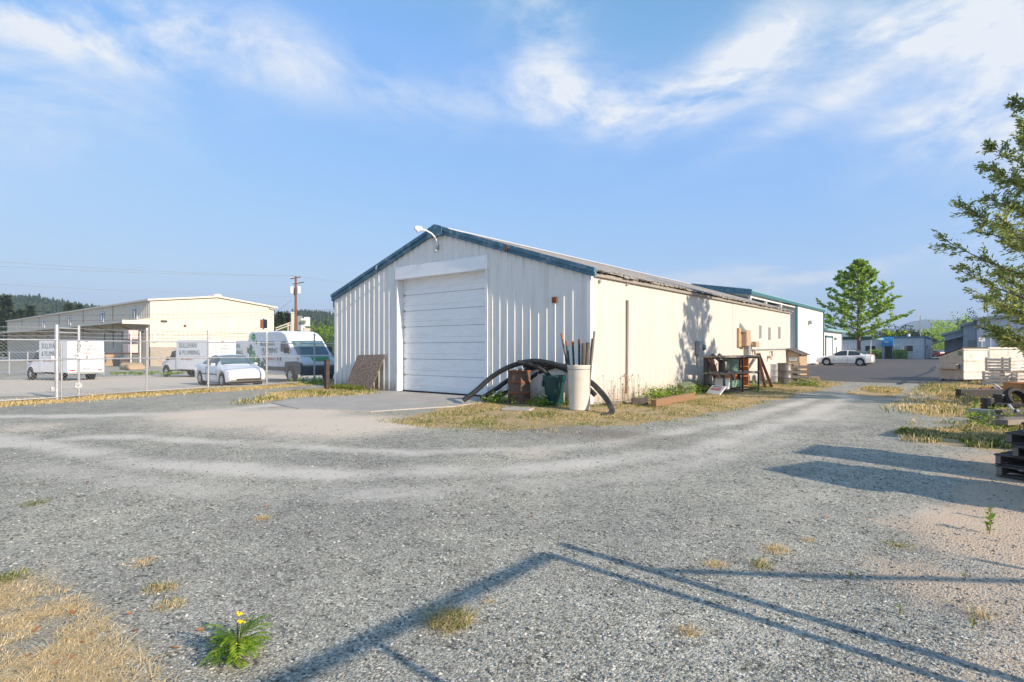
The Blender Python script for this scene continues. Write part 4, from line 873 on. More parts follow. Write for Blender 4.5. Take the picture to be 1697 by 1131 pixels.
# service box trucks backed up to the fence
def box_truck(loc, rz, label, Wd=1.95):
    e = empty('service_box_truck', (*loc, gz(*loc)), rz, label, 'truck', 'white service box trucks in the fenced yard')
    h = Wd/2
    MB().prism([(-3.2, .52), (.45, .52), (.45, 2.42), (.3, 2.5), (-3.1, 2.5), (-3.2, 2.44)], -h, h, 'Y').build('box_body', MAT['van_white'], e, bevel=.03)
    MB().bb((-3.1, -.7, .4), (2.0, .7, .54)).build('chassis', MAT['dark_inside'], e)
    MB().prism([(.45, .45), (2.25, .45), (2.32, .7), (2.28, 1.0), (1.5, 1.18), (.98, 1.85), (.45, 1.92)], -.92, .92, 'Y').build('cab', MAT['van_white'], e, bevel=.07, segs=3)
    MB().prism([(1.48, 1.22), (1.01, 1.80), (1.03, 1.82), (1.50, 1.24)], -.78, .78, 'Y').build('windshield', MAT['glass_teal'], e)
    for s_ in (-1, 1):
        MB().prism([(.6, 1.2), (1.38, 1.2), (.98, 1.74), (.6, 1.78)], s_*.925, s_*.935, 'Y').build('side_window', MAT['glass'], e)
        mb = MB(); mb.box((1.3, s_*1.08, 1.25), (.1, .2, .22)); mb.build('side_mirror', MAT['black_plastic'], e, bevel=.02)
        MB().box((2.24, s_*.66, .82), (.14, .3, .18)).build('headlight', MAT['lamp_clear'], e, bevel=.03)
        wheel(e, 1.75, s_*.82, .36, .24, 'rim'); wheel(e, -1.9, s_*.80, .36, .3, 'rim')
        MB().lathe([(.001, 0), (.45, 0), (.45, -s_*.02), (.001, -s_*.02)], (1.75, s_*.928, .38), 20, 0, 'Y').build('wheel_well', MAT['dark_inside'], e)
        MB().box((-3.215, s_*.72, .66), (.02, .26, .07)).build('tail_lamp', MAT['red_lamp'], e)
        mb = MB(); mb.box((-3.206, s_*.86, 1.45), (.012, .008, 1.7)).box((-3.206, s_*.43, 2.3), (.012, .86, .008)); mb.build('door_seam', MAT['elec_grey'], e)
        for z_ in (.9, 1.4): mb = MB().box((-1.4, s_*(h+.004), z_), (3.2, .006, .012)); 
        mb.build('body_seam', MAT['elec_grey'], e)
    MB().bb((-3.24, -h, .44), (-3.1, h, .56)).build('bumper', MAT['elec_grey'], e)
    MB().box((-3.215, 0, .64), (.02, .42, .2)).build('licence_plate', MAT['far_white'], e); MB().box((-3.222, 0, .78), (.03, .44, .04)).build('plate_lamp', MAT['elec_grey'], e)
    MB().box((-3.22, -.02, 1.46), (.04, .05, .2)).build('door_latch', MAT['black_plastic'], e); MB().box((-3.22, 0, 2.42), (.02, .18, .05)).build('marker_lamp', MAT['red_lamp'], e)
    text_mesh('SULLIVAN', .24, 'lettering', MAT['ink_teal'], e, rear_m(-3.212, .62, 2.06)); text_mesh('PLUMBING', .24, 'lettering', MAT['ink_teal'], e, rear_m(-3.212, .52, 1.84)); text_mesh('360 708-6523', .17, 'lettering', MAT['ink_red'], e, rear_m(-3.212, .52, 1.64))
    mm = Matrix.Translation((-.35, h+.004, 2.0)) @ Matrix.Rotation(R(180), 4, 'Z') @ RX
    for s_, mtx in ((1, lambda z_, x_: Matrix.Translation((x_, h+.006, z_)) @ Matrix.Rotation(R(180), 4, 'Z') @ RX), (-1, lambda z_, x_: Matrix.Translation((-2.6+(.0-x_)*0, -h-.006, z_)) @ RX)):
        text_mesh('SULLIVAN', .46, 'lettering', MAT['ink_teal'], e, mtx(1.98, .1)); text_mesh('& PLUMBING', .42, 'lettering', MAT['ink_teal'], e, mtx(1.52, .1)); text_mesh('360 708-6523', .24, 'lettering', MAT['ink_red'], e, mtx(1.16, -.1))
    return e
for (px, D_, rz, lb) in [(108, 35.5, 180+10, 'white service box truck at the left of the yard seen beside the tall gate posts'), (332, 38.5, 180+9, 'white service box truck behind the white coupe'), (404, 41.5, 180+6, 'white service box truck half hidden between the coupe and the green and white van')]:
    x_, y_ = L((px-PX0)/FPX*D_, D_); box_truck((x_-1.0, y_), R(rz), lb)
# tall green and white van
vx, vy = -19.35, 1.95
e = empty('service_van', (vx, vy, gz(vx, vy)), R(-3), 'tall white van with green leaf wrap parked by the shed left side', 'van')
prof = [(-3.0, .45), (2.55, .42), (2.95, .48), (3.02, .80), (2.99, 1.02), (2.78, 1.20), (2.40, 1.32), (1.66, 2.08), (1.48, 2.26), (1.2, 2.44), (.7, 2.56), (-2.75, 2.56), (-2.98, 2.44), (-3.02, 1.3)]
h = 1.0
mb = MB(); n = len(prof); vs = []
for s_ in (-1, 1):
    for (a_, b_) in prof: vs.append((a_, s_*(h-.10*max(0, (b_-1.25)/1.3)**1.5-(.10 if a_ > 2.6 else 0)), b_))
mb.add(vs, [tuple(range(n)), tuple(range(n, 2*n))]+[(i, (i+1) % n, n+(i+1) % n, n+i) for i in range(n)]); mb.build('body', MAT['van_white'], e, True, .07, segs=3)
MB().prism([(2.36, 1.375), (1.72, 2.035), (1.745, 2.055), (2.385, 1.395)], -.82, .82, 'Y').build('windshield', MAT['glass_teal'], e)
for s_ in (-1, 1):
    MB().prism([(.95, 1.28), (1.95, 1.25), (2.12, 1.36), (1.56, 1.95), (1.40, 2.02), (1.02, 2.02), (.93, 1.95)], s_*(h+.003), s_*(h-.09), 'Y').build('side_window', MAT['glass'], e, bevel=.02)
    MB().prism([(2.30, .45), (2.62, .45), (3.06, .5), (3.08, .95), (2.7, 1.02), (2.62, 1.05), (1.45, 1.02), (1.42, .8), (1.50, .5), (1.62, .5)][:7]+[(1.4, .9), (1.35, .5)], s_*(h-.06), s_*(h+.012), 'Y').build('fender_cladding', MAT['van_grey'], e, bevel=.02)
    MB().lathe([(.001, 0), (.44, 0), (.44, -s_*.05), (.001, -s_*.05)], (2.05, s_*(h+.016), .40), 24, 0, 'Y').build('wheel_well', MAT['dark_inside'], e)
    MB().lathe([(.001, 0), (.42, 0), (.42, -s_*.05), (.001, -s_*.05)], (-1.95, s_*(h+.012), .40), 24, 0, 'Y').build('wheel_well', MAT['dark_inside'], e)
    wheel(e, 2.05, s_*(h-.06), .36, .24); wheel(e, -1.95, s_*(h-.06), .36, .24)
    MB().bb((-1.4, s_*(h-.02), .56), (1.35, s_*(h+.016), .76)).build('side_trim', MAT['van_grey'], e)
    MB().add([(2.98, s_*.62, .98), (2.78, s_*.91, 1.0), (2.45, s_*.945, 1.27), (2.62, s_*.80, 1.24), (2.9, s_*.66, 1.10), (2.7, s_*.62, .98), (2.6, s_*.8, 1.0), (2.4, s_*.82, 1.26)], [(0, 1, 2, 3, 4), (5, 6, 1, 0), (6, 7, 2, 1), (7, 3, 2), (5, 0, 4), (5, 4, 3, 7, 6)]).build('headlight', MAT['lamp_clear'], e)
    MB().box((2.60, s_*.955, 1.16), (.2, .05, .14)).build('turn_signal', MAT['amber'], e, bevel=.02)
    mb = MB(); mb.box((1.86, s_*1.16, 1.62), (.12, .24, .34)).box((1.9, s_*1.03, 1.45), (.06, .12, .06)); mb.build('side_mirror', MAT['black_plastic'], e, bevel=.03)
    for x_ in (.92, 1.22): MB().box((x_-.25, s_*(h+.008), 1.17), (.06, .03, .2)).build('door_handle', MAT['black_plastic'], e, bevel=.01)
    mb = MB()
    for x_ in (.85, -.45): mb.box((x_, s_*(h+.002), 1.3), (.012, .006, 1.3))
    mb.box((-.6, s_*(h-.0), 1.02), (3.6, .006, .012)); mb.build('body_seam', MAT['elec_grey'], e)
MB().prism([(2.75, .36), (3.10, .42), (3.14, .80), (3.05, .86), (2.8, .86)], -.92, .92, 'Y').build('front_bumper', MAT['van_grey'], e, bevel=.04)
for z_ in (.5, .62, .74): MB().box((3.13, 0, z_), (.04, 1.3, .03)).build('grille_bar', MAT['black_plastic'], e)
# leaf wrap: green shapes on the rear flank and the bonnet
def patch(pts, m_, name='leaf_wrap'):
    mb = MB(); n = len(pts); yv = lambda z_: -(h-.10*max(0, (z_-1.25)/1.3)**1.5)-.006
    mb.add([(a_, yv(b_), b_) for a_, b_ in pts]+[(a_, yv(b_)+.004, b_) for a_, b_ in pts], [tuple(range(n)), tuple(range(n, 2*n))[::-1]]+[(i, (i+1) % n, n+(i+1) % n, n+i) for i in range(n)]); mb.build(name, MAT[m_], e)
def leafpoly(cx_, cz_, r_, seed):
    r2 = random.Random(seed); return [(cx_+r_*r2.uniform(.55, 1.1)*math.cos(k*math.pi/5), cz_+r_*r2.uniform(.6, 1.1)*math.sin(k*math.pi/5)) for k in range(10)]
patch([(-2.98, .62), (-1.5, .62), (-1.75, .95), (-2.1, 1.2), (-2.4, 1.32), (-2.6, 1.6), (-2.98, 1.75)], 'green_wrap'); patch([(-.5, .66), (-.38, .66), (-1.2, 1.42), (-1.25, 1.36)], 'green_dark')
for i, (a_, b_, r_) in enumerate([(-2.3, 2.3, .26), (-2.55, 1.6, .33), (-2.1, 1.35, .25), (-1.6, 1.0, .3), (-2.4, .95, .28), (-1.1, .85, .18), (-1.35, 1.95, .1), (-1.9, 2.0, .12)]): patch(leafpoly(a_, b_, r_, i), 'green_dark' if i % 2 else 'green_wrap', 'leaf_print')
mb = MB(); mb.prism([(2.5, 1.297), (2.76, 1.215), (2.96, 1.045), (2.97, 1.055), (2.77, 1.227), (2.51, 1.311)], -.35, .6, 'Y'); mb.build('bonnet_wrap', MAT['green_wrap'], e)
text_mesh('SULLIVAN', .36, 'lettering', MAT['ink_teal'], e, side_m(-1.35, -h-.008+.03, 1.80)); text_mesh('PLUMBING', .38, 'lettering', MAT['ink_teal'], e, side_m(-1.15, -h-.01+.005, 1.44)); MB().box((-.15, -h-.008, 1.36), (1.9, .006, .04)).build('lettering_rule', MAT['ink_red'], e)
text_mesh('360 708-6523', .17, 'lettering', MAT['ink_red'], e, side_m(-.55, -h-.008, 1.08))
# ------------------------------------------------------------------ cream warehouse on the left
def wribs(mb, axis, fixed, outw, a, b, zb, zt, pitch=.6, h=.04):
    pts = ribs(a, b, pitch, a+pitch/2, h, .14, .06); vs = []
    for (p, hh) in pts:
        q_ = fixed+outw*hh; vs += [((p, q_, zb(p)) if axis == 'X' else (q_, p, zb(p))), ((p, q_, zt(p)) if axis == 'X' else (q_, p, zt(p)))]
    mb.add(vs, [(2*i, 2*i+2, 2*i+3, 2*i+1) for i in range(len(pts)-1)]); return mb
wx, wy0, wy1, wl = -72.7, 13.0, 29.5, 85.; gzw = -.55; EV, RG = 7.75, 8.7; wc = (wy0+wy1)/2
wh = empty('cream_warehouse', (0, 0, 0), 0, 'long cream metal warehouse with canopy and grey block base beyond the yard', 'warehouse')
wr_ = lambda y_: EV+(RG-EV)*(1-abs(y_-wc)/(wc-wy0))
wribs(MB(), 'Y', wx, 1, wy0, wy1, lambda y_: 1.9, wr_).build('gable_wall', MAT['bldg_cream'], wh, recalc=False)
mb = MB(); mb.bb((wx-.2, wy0, gzw), (wx+.12, wy1, 1.9)); mb.build('block_base', MAT['block'], wh)
for k in range(6):
    mb = MB(); x1_ = wx-k*wl/6; x0_ = x1_-wl/6+.12; wribs(mb, 'X', wy0, -1, x0_, x1_, lambda x_: gzw, lambda x_: EV); mb.build('side_bay', MAT['bldg_cream'], wh, recalc=False)
    mb = MB(); mb.bb((x0_-.12, wy0-.08, 4), (x0_, wy0+.05, EV)); mb.build('seam_trim', MAT['elec_tan'], wh)
mb = MB(); mb.prism([(wy0-.35, EV-.02), (wc, RG+.05), (wy1+.35, EV-.02), (wy1+.35, EV+.2), (wc, RG+.28), (wy0-.35, EV+.2)], wx-wl, wx+.3, 'X'); mb.build('roof', MAT['bldg_cream'], wh)
mb = MB(); mb.bb((wx-wl, wy1-.1, gzw), (wx, wy1, EV)).bb((wx-wl, wy0, gzw), (wx-wl+.1, wy1, EV)); mb.build('back_wall', MAT['bldg_cream'], wh)
mb = MB(); mb.prism([(wc-.6, RG+.25), (wc+.6, RG+.25), (wc+.3, RG+.5), (wc-.3, RG+.5)], wx-2, wx+.25, 'X'); mb.build('ridge_vent', MAT['far_white'], wh)
mb = MB(); mb.prism([(wy0, 5.3), (wy0-3.0, 4.85), (wy0-3.0, 5.1), (wy0, 5.55)], wx-wl, wx-.1, 'X'); mb.build('canopy', MAT['bldg_cream'], wh)
mb = MB(); mb.bb((wx-.1, wy0-3.05, 4.75), (wx+.1, wy0, 5.25)); mb.build('canopy_end', MAT['bldg_cream'], wh)
for k in range(9): MB().beam((wx-4-k*9, wy0-.1, 3.9), (wx-4-k*9, wy0-2.7, 4.85), .12, .18).build('canopy_bracket', MAT['elec_tan'], wh)
for k, px in enumerate((225, 170, 116, 73)):
    kk = (px-PX0)/FPX; dx_, dy_ = L(kk, 1); dx_ -= CX; dy_ -= CY; t_ = (wy0-CY)/dy_; x_ = CX+t_*dx_
    fr = MB().box((x_, wy0-.09, 6.35), (1.7, .1, 1.5)).build('window', MAT['far_white'], wh); MB().box((x_, wy0-.15, 6.35), (1.35, .06, 1.2)).build('pane', MAT['glass_blue'], fr); MB().box((x_, wy0-.19, 6.35), (.06, .04, 1.2)).build('mullion', MAT['far_white'], fr)
def onw(px, py):
    kk = (px-PX0)/FPX; dx_, dy_ = L(kk, 1); dx_ -= CX; dy_ -= CY; t_ = (wx-CX)/dx_; return CY+t_*dy_, CZ+(HY-py)/FPX*t_
for (px, py, w_, h_, m_) in [(433, 537, .5, 1.3, 'rust'), (439.5, 537, .5, 1.3, 'glass_dark')]:
    y_, z_ = onw(px, py); fr = MB().box((wx+.06, y_, z_), (.1, w_+.3, h_+.3)).build('window', MAT['far_white'], wh); MB().box((wx+.12, y_, z_), (.06, w_, h_)).build('pane', MAT[m_], fr)
for (px, py, w_, h_, m_, nm) in [(271, 532.5, .7, .2, 'ink_dark', 'wall_light'), (306, 540, .25, .25, 'rust', 'alarm_bell'), (255, 560, .35, 1.1, 'far_white', 'downpipe_box'), (451, 511, .9, .5, 'elec_grey', 'roof_fan')]:
    y_, z_ = onw(px, py); MB().box((wx+.12, y_, z_), (.2, w_, h_)).build(nm, MAT[m_], wh)
# goods on racking under the canopy
def W2(px, py, D_): return P(px, py, D_)
rk = empty('pallet_racking', (wx-3.5, wy0-1.5, gzw), 0, 'orange beamed pallet racking under the warehouse canopy', 'racking')
for x_ in (-7, -3.5, 0, 3.2):
    for y_ in (-.5, .5): MB().box((x_, y_, 2.2), (.12, .1, 4.4)).build('upright', MAT['far_white'] if x_ > 0 else MAT['teal'], rk)
for z_ in (1.6, 3.3):
    for y_ in (-.5, .5): MB().box((-1.9, y_, z_), (10.3, .1, .16)).build('beam', MAT['rust_band'], rk)
for x_, z_, w_, h_, lb in [(1.6, 3.4, 2.0, 1.2, 'pinkish wrapped pallet load on the racking top beam'), (1.4, 1.7, 2.3, 1.1, 'pinkish wrapped pallet load on the racking lower beam')]:
    o = MB().prism([(-w_/2, 0), (w_/2, 0), (w_*.46, h_), (-w_*.46, h_)], -.55, .55, 'Y').build('wrapped_load', MAT['pink_wrap'], bevel=.06); o.location = (wx-3.5+x_, wy0-1.5, gzw+z_); tag(o, lb, 'pallet load')
for i, (x_, m_, w_, h_, lb) in enumerate([(-12, 'far_white', 2.6, 1.6, 'white bundle on the ground under the canopy far end'), (-7, 'wood_tan', .8, 1.5, 'tan stack of boards standing under the canopy'), (-18, 'wood_grey', 3, 1.2, 'grey timber stack under the canopy, the far one'), (-2.5, 'wood_dark', 3.2, 1.1, 'dark stack of goods at the racking foot'), (-25, 'elec_grey', 3.4, 1.5, 'grey covered goods under the canopy left of the timber')]):
    mb = MB(); 
    for k in range(4): mb.box((random.uniform(-.1, .1), random.uniform(-.1, .1), h_*(k+.5)/4), (w_*random.uniform(.85, 1.05), 1.1, h_/4*.92))
    o = mb.build('goods_stack', MAT[m_]); o.location = (wx+x_, wy0-2.4, gzw); tag(o, lb, 'goods')
q = P(219, 590, 60); o = MB().prism([(-1.7, 0), (1.7, 0), (1.4, .5), (.8, .75), (-.3, .5), (-1.2, .8)], -.8, .8, 'Y').build('sand_bags', MAT['wood_tan'], bevel=.25, segs=3); o.location = (q.x, q.y, -.55); tag(o, 'pale heap of bags on the yard before the racking', 'bags')
# ------------------------------------------------------------------ utility pole and wires
pb = P(490, 580, 84); pz = lambda py: CZ+(HY-py)/FPX*84
up = empty('utility_pole', (pb.x, pb.y, -.55), 0, 'brown wooden utility pole with crossarms and two white transformers', 'utility pole')
MB().tube([(0, 0, 0), (0, 0, pz(458)+.55)], [.22, .15], 10).build('pole', MAT['pole_brown'], up, True)
rv = Vector((cy_, sy_, 0))
for py, o0, o1, dy_ in ((461, -.95, .55, -.25), (469.5, -.55, 1.05, -.25)):
    z_ = pz(py)+.55; MB().beam(rv*o0+Vector((.17, .1, z_-.12)), rv*o1+Vector((.17, .1, z_+.13)), .12, .14).build('crossarm', MAT['wood_dark'], up)
    for k in range(4):
        p = (rv*o0).lerp(rv*o1, (k+.3)/3.6)+Vector((.17, .1, z_-.05)); MB().lathe([(.03, 0), (.06, .1), (.05, .2), (.001, .24)], p, 8).build('insulator', MAT['far_white'], up, True)
for o_ in (-.52, .55):
    MB().lathe([(.001, 0), (.23, .02), (.24, .1), (.24, .95), (.2, 1.05), (.001, 1.08)], rv*o_+Vector((0, -.1, pz(487)+.55)), 16).build('transformer', MAT['far_white'], up, True)
MB().box((0, -.2, pz(484)+.55), (.25, .1, 1.0)).build('bracket', MAT['black_steel'], up)
def cable(pts, r_, label, m_='galv_wire', sag=0.):
    a_, b_ = Vector(pts[0]), Vector(pts[1]); mb = MB(); mb.tube([a_.lerp(b_, k/14)-Vector((0, 0, sag*4*(k/14)*(1-k/14))) for k in range(15)], r_, 4, 0, False); o = mb.build('power_line', MAT[m_]); return tag(o, label, 'cable', 'overhead power lines')
top = Vector((pb.x, pb.y, 0))
cable([P(-60, 430, 66), P(487, 457, 84)], .02, 'highest pale power line across the left sky', sag=.3); cable([P(-60, 438, 66), P(493, 458, 84)], .02, 'second pale power line just under the highest', sag=.3)
cable([P(-60, 468, 66), P(490, 492, 84)], .016, 'lower single pale wire across the left sky', sag=.2)
cable([P(490, 458, 84), P(640, 473, 95)], .02, 'pale power line running right behind the shed roof', sag=.2)
for py0, py1, lb in ((519, 513, 'upper dark cable passing before the cream warehouse'), (531, 516, 'middle dark cable passing before the cream warehouse'), (552, 548, 'lowest dark cable passing before the cream warehouse')): cable([P(-60, py0+3, 58), P(560, py1, 70)], .012, lb, 'ink_dark', .3)
cable([P(484, 497, 84), P(415, 553, 62)], .02, 'dark guy cable slanting from pole to the van roof line', 'ink_dark')
# batch plant towers beyond
def box_at(px0, px1, py0, py1, D_, dep=None):
    a_ = P(px0, py1, D_); b_ = P(px1, py0, D_); return a_, b_
sp_ = P(503, 545, 118); bp = empty('batch_plant', (sp_.x, sp_.y, -.55), 0, 'white industrial batching plant with sloping conveyor behind the van', 'plant')
zz = lambda py: CZ+(HY-py)/FPX*118+.55
for (px0, px1, p0, p1, m_, nm) in [(483, 487, 517, 600, 'bldg_cream', 'mast'), (500, 506, 528, 600, 'far_white', 'column'), (505, 512.5, 526, 541, 'far_white', 'hopper'), (504.5, 513, 544, 600, 'bldg_cream', 'lower_bin'), (494, 500, 524, 548, 'elec_grey', 'cabin')]:
    w_ = (px1-px0)*118/FPX; o_ = ((px0+px1)/2-503)*118/FPX; MB().box(rv*o_+Vector((0, 0, (zz(p0)+zz(p1))/2)), (w_, w_, zz(p0)-zz(p1)), YAW).build(nm, MAT[m_], bp)
MB().box(rv*((508.5-503)*118/FPX)+Vector((-.1, -.7, zz(534))), (.9, .9, .55), YAW).build('lime_stripe', MAT['olive'], bp)
for d_ in (0, -.5): MB().beam(rv*((457-503)*118/FPX)+Vector((0, 0, zz(544)+d_)), rv*((484-503)*118/FPX)+Vector((0, 0, zz(534)+d_)), .3, .22).build('conveyor', MAT['bldg_cream'], bp)
for px in (477, 481, 488): MB().box(rv*((px-503)*118/FPX)+Vector((0, 0, zz(570))), (.2, .2, zz(534)-zz(600))).build('strut', MAT['bldg_cream'], bp)

# ------------------------------------------------------------------ buildings on the right
k_ = 13.7; X1 = CX-k_
sh2 = empty('tall_shop', (0, 0, 0), 0, 'tall white metal shop with teal roof edge and open bay behind the shed', 'building')
SY0, SY1, SYM, SH = 32.4, 59.3, 46.6, 5.98
wribs(MB(), 'Y', X1, 1, SYM, SY1, lambda y_: 0, lambda y_: SH, .3, .02).build('side_wall', MAT['shop_white'], sh2, recalc=False)
mb = MB(); mb.bb((X1-14, SY1-.1, 0), (X1-.1, SY1, SH)).bb((X1-14, SY0, 0), (X1-13.9, SY1, SH)); mb.build('rear_wall', MAT['shop_white'], sh2)
wribs(MB(), 'Y', X1-4.0, 1, SY0, SYM, lambda y_: 0, lambda y_: SH, .3, .03).build('inner_wall', MAT['shop_shaded'], sh2, recalc=False)
wribs(MB(), 'X', SYM, -1, X1-4, X1, lambda x_: 0, lambda x_: SH, .3, .03).build('bay_end_wall', MAT['shop_shaded'], sh2, recalc=False)
wribs(MB(), 'X', SY0, -1, X1-14, X1-4, lambda x_: 0, lambda x_: SH+.2, .3, .03).build('front_wall', MAT['shop_shaded'], sh2, recalc=False)
for y_ in (SY0+.1, 36.8, 41.5): MB().bb((X1-.22, y_, 0), (X1-.02, y_+.2, SH)).build('bay_post', MAT['shop_white'], sh2)
mb = MB(); mb.bb((X1-.2, SY0, SH-.34), (X1, SYM, SH-.24)); mb.build('bay_beam', MAT['shop_white'], sh2)
mb = MB(); mb.prism([(X1-14.2, SH+.5), (X1-7, SH+1.15), (X1+.12, SH-.02), (X1+.12, SH+.22), (X1-7, SH+1.4), (X1-14.2, SH+.7)], SY0-.25, SY1+.2, 'Y'); mb.build('roof', MAT['teal_light'], sh2)
mb = MB(); mb.bb((X1+.12, SY0-.28, SH-.12), (X1+.2, SY1+.25, SH+.12)); mb.build('eave_trim', MAT['teal'], sh2)
mb = MB(); mb.prism([(X1-14.2, SH+.35), (X1-7, SH+.95), (X1+.2, SH-.2), (X1+.2, SH+.25), (X1-7, SH+1.45), (X1-14.2, SH+.75)], SY0-.42, SY0-.26, 'Y'); mb.build('front_fascia', MAT['fascia_blue'], sh2)
for y_, m_ in ((SYM-.1, 'teal'), (SYM+.28, 'teal'), (SY1-.1, 'teal')): MB().bb((X1+.02, y_, 0), (X1+.1, y_+.22, SH-.05)).build('corner_trim', MAT[m_], sh2)
y_ = 52.0; MB().box((X1+.18, y_, 4.4), (.28, .5, .42)).build('wall_light', MAT['elec_grey'], sh2); MB().lathe([(.001, .1), (.3, .1), (.3, 0)], (X1, 50.0, .3), 14, 0, 'X').build('vent_hood', MAT['elec_grey'], sh2)
mb = MB(); mb.bb((-5.2, 46.5, .0), (-4.2, 47.2, .14)); 
for k in range(3): MB().bb((-4.9, 49.3+k*2.4, .02), (-4.6, 51.2+k*2.4, .17)).build('wheel_stop', MAT['concrete'], sh2, bevel=.02)
# low workshop joined to it
lw = empty('low_workshop', (0, 0, 0), 0, 'low white workshop with teal roof and roll door beyond the sedan', 'building')
wribs(MB(), 'Y', X1, 1, SY1+.1, 70.7, lambda y_: 0, lambda y_: 3.75, .3, .02).build('side_wall', MAT['shop_white'], lw, recalc=False)
MB().bb((X1-12, SY1+.1, 3.75), (X1+.5, 72.2, 4.02)).build('roof', MAT['teal_light'], lw)
MB().bb((X1-.1, 70.6, 0), (X1+.06, 70.9, 3.75)).build('corner_trim', MAT['elec_grey'], lw); wribs(MB(), 'X', 70.9, 1, X1-12, X1, lambda x_: 0, lambda x_: 3.75).build('end_wall', MAT['shop_white'], lw, recalc=False)
dr_ = MB().bb((X1+.0, 60.6, .02), (X1+.07, 64.2, 2.95)).build('roll_door', MAT['door_white'], lw); MB().bb((X1+.0, 60.3, .02), (X1+.12, 60.58, 3.2)).bb((X1, 64.25, .02), (X1+.12, 64.6, 3.2)).bb((X1, 60.3, 3.0), (X1+.12, 64.6, 3.22)).build('door_frame', MAT['teal'], dr_)
MB().bb((X1+.0, 66.2, .02), (X1+.06, 67.3, 2.1)).build('side_door', MAT['shop_white'], lw); MB().bb((X1+.02, 66.5, 1.1), (X1+.09, 67.0, 1.9)).build('door_light', MAT['glass_dark'], lw); MB().box((X1+.15, 65.8, 2.9), (.26, .4, .35)).build('wall_light', MAT['elec_grey'], lw)
# office with a blue awning
OY, OX0, OX1, OH = 103.4, -16.0, 1.55, 3.82
of = empty('ribbed_office', (0, 0, 0), 0, 'low ribbed office, front coloured grey for shade, with blue awning over its glass door', 'office')
wribs(MB(), 'X', OY, -1, OX0, OX1, lambda x_: 0, lambda x_: OH-.2, .45, .06).build('front_wall', MAT['shop_shaded'], of, recalc=False)  # front shade is in the colour; the sunlit side takes the white
wribs(MB(), 'Y', OX1, 1, OY, 122, lambda y_: 0, lambda y_: OH-.2, .45, .03).build('side_wall', MAT['shop_white'], of, recalc=False)
MB().bb((OX0, OY-.2, OH-.25), (OX1+.2, 122.2, OH)).build('roof', MAT['fascia_blue'], of); MB().bb((OX1-.02, OY-.1, 0), (OX1+.1, OY+.25, OH-.25)).build('corner_trim', MAT['teal'], of)
def offx(px): kk = (px-PX0)/FPX; dx_, dy_ = L(kk, 1); dx_ -= CX; dy_ -= CY; t_ = (OY-CY)/dy_; return CX+t_*dx_
a_, b_ = offx(1462), offx(1481.5); MB().prism([(OY-1.15, 2.15), (OY-.05, 2.15), (OY-.05, 3.72), (OY-.45, 3.72), (OY-.85, 3.5), (OY-1.12, 3.0), (OY-1.15, 2.75)], a_, b_, 'X').build('awning', MAT['awning_blue'], of)
MB().box(((a_+b_)/2-.1, OY-1.16, 2.85), (.5, .02, .12)).build('awning_lettering', MAT['far_white'], of)
a_, b_ = offx(1466.5), offx(1478.5); dr_ = MB().bb((a_, OY-.12, .05), (b_, OY-.07, 2.2)).build('door', MAT['ink_dark'], of); MB().bb((a_+.12, OY-.15, .2), ((a_+b_)/2-.05, OY-.125, 2.1)).bb(((a_+b_)/2+.05, OY-.15, .2), (b_-.12, OY-.125, 2.1)).build('door_glass', MAT['glass_dark'], dr_)
for (p0, p1) in ((1433, 1452.5), (1492, 1514.5)):
    a_, b_ = offx(p0), offx(p1); fr = MB().bb((a_, OY-.13, 1.2), (b_, OY-.07, 2.35)).build('window', MAT['shop_white'], of); MB().bb((a_+.12, OY-.16, 1.3), (b_-.12, OY-.132, 2.25)).build('pane', MAT['glass_dark'], fr)
    if p0 > 1450: MB().bb((a_+.15, OY-.172, 1.32), (a_+.6, OY-.162, 2.2)).build('blind', MAT['shop_white'], fr)
y_ = 108.; MB().bb((OX1+.02, 109, .05), (OX1+.1, 110.2, 2.2)).build('side_door', MAT['shop_white'], of); MB().bb((OX1+.03, 107, 1.9), (OX1+.16, 107.5, 2.3)).build('meter', MAT['elec_grey'], of); MB().lathe([(.25, 0), (.25, .5), (.001, .5)], (-1, OY+4, OH), 12).build('roof_vent', MAT['far_white'], of)
# carport in front of it
cp = empty('carport', (0, 0, 0), 0, 'flat teal edged carport between workshop and office', 'carport')
MB().bb((-12.5, 76.5, 3.0), (-2.6, 88, 3.28)).build('roof', MAT['teal_light'], cp); MB().bb((-12.5, 76.3, 2.95), (-2.6, 76.48, 3.35)).build('fascia', MAT['teal'], cp)
MB().bb((-12.5, 88, 0), (-9.6, 88.1, 3.0)).build('back_panel', MAT['shop_shaded'], cp)
for x_ in (-2.9, -7.5, -12): MB().box((x_, 77, 1.5), (.15, .15, 3.0)).build('post', MAT['shop_white'], cp)
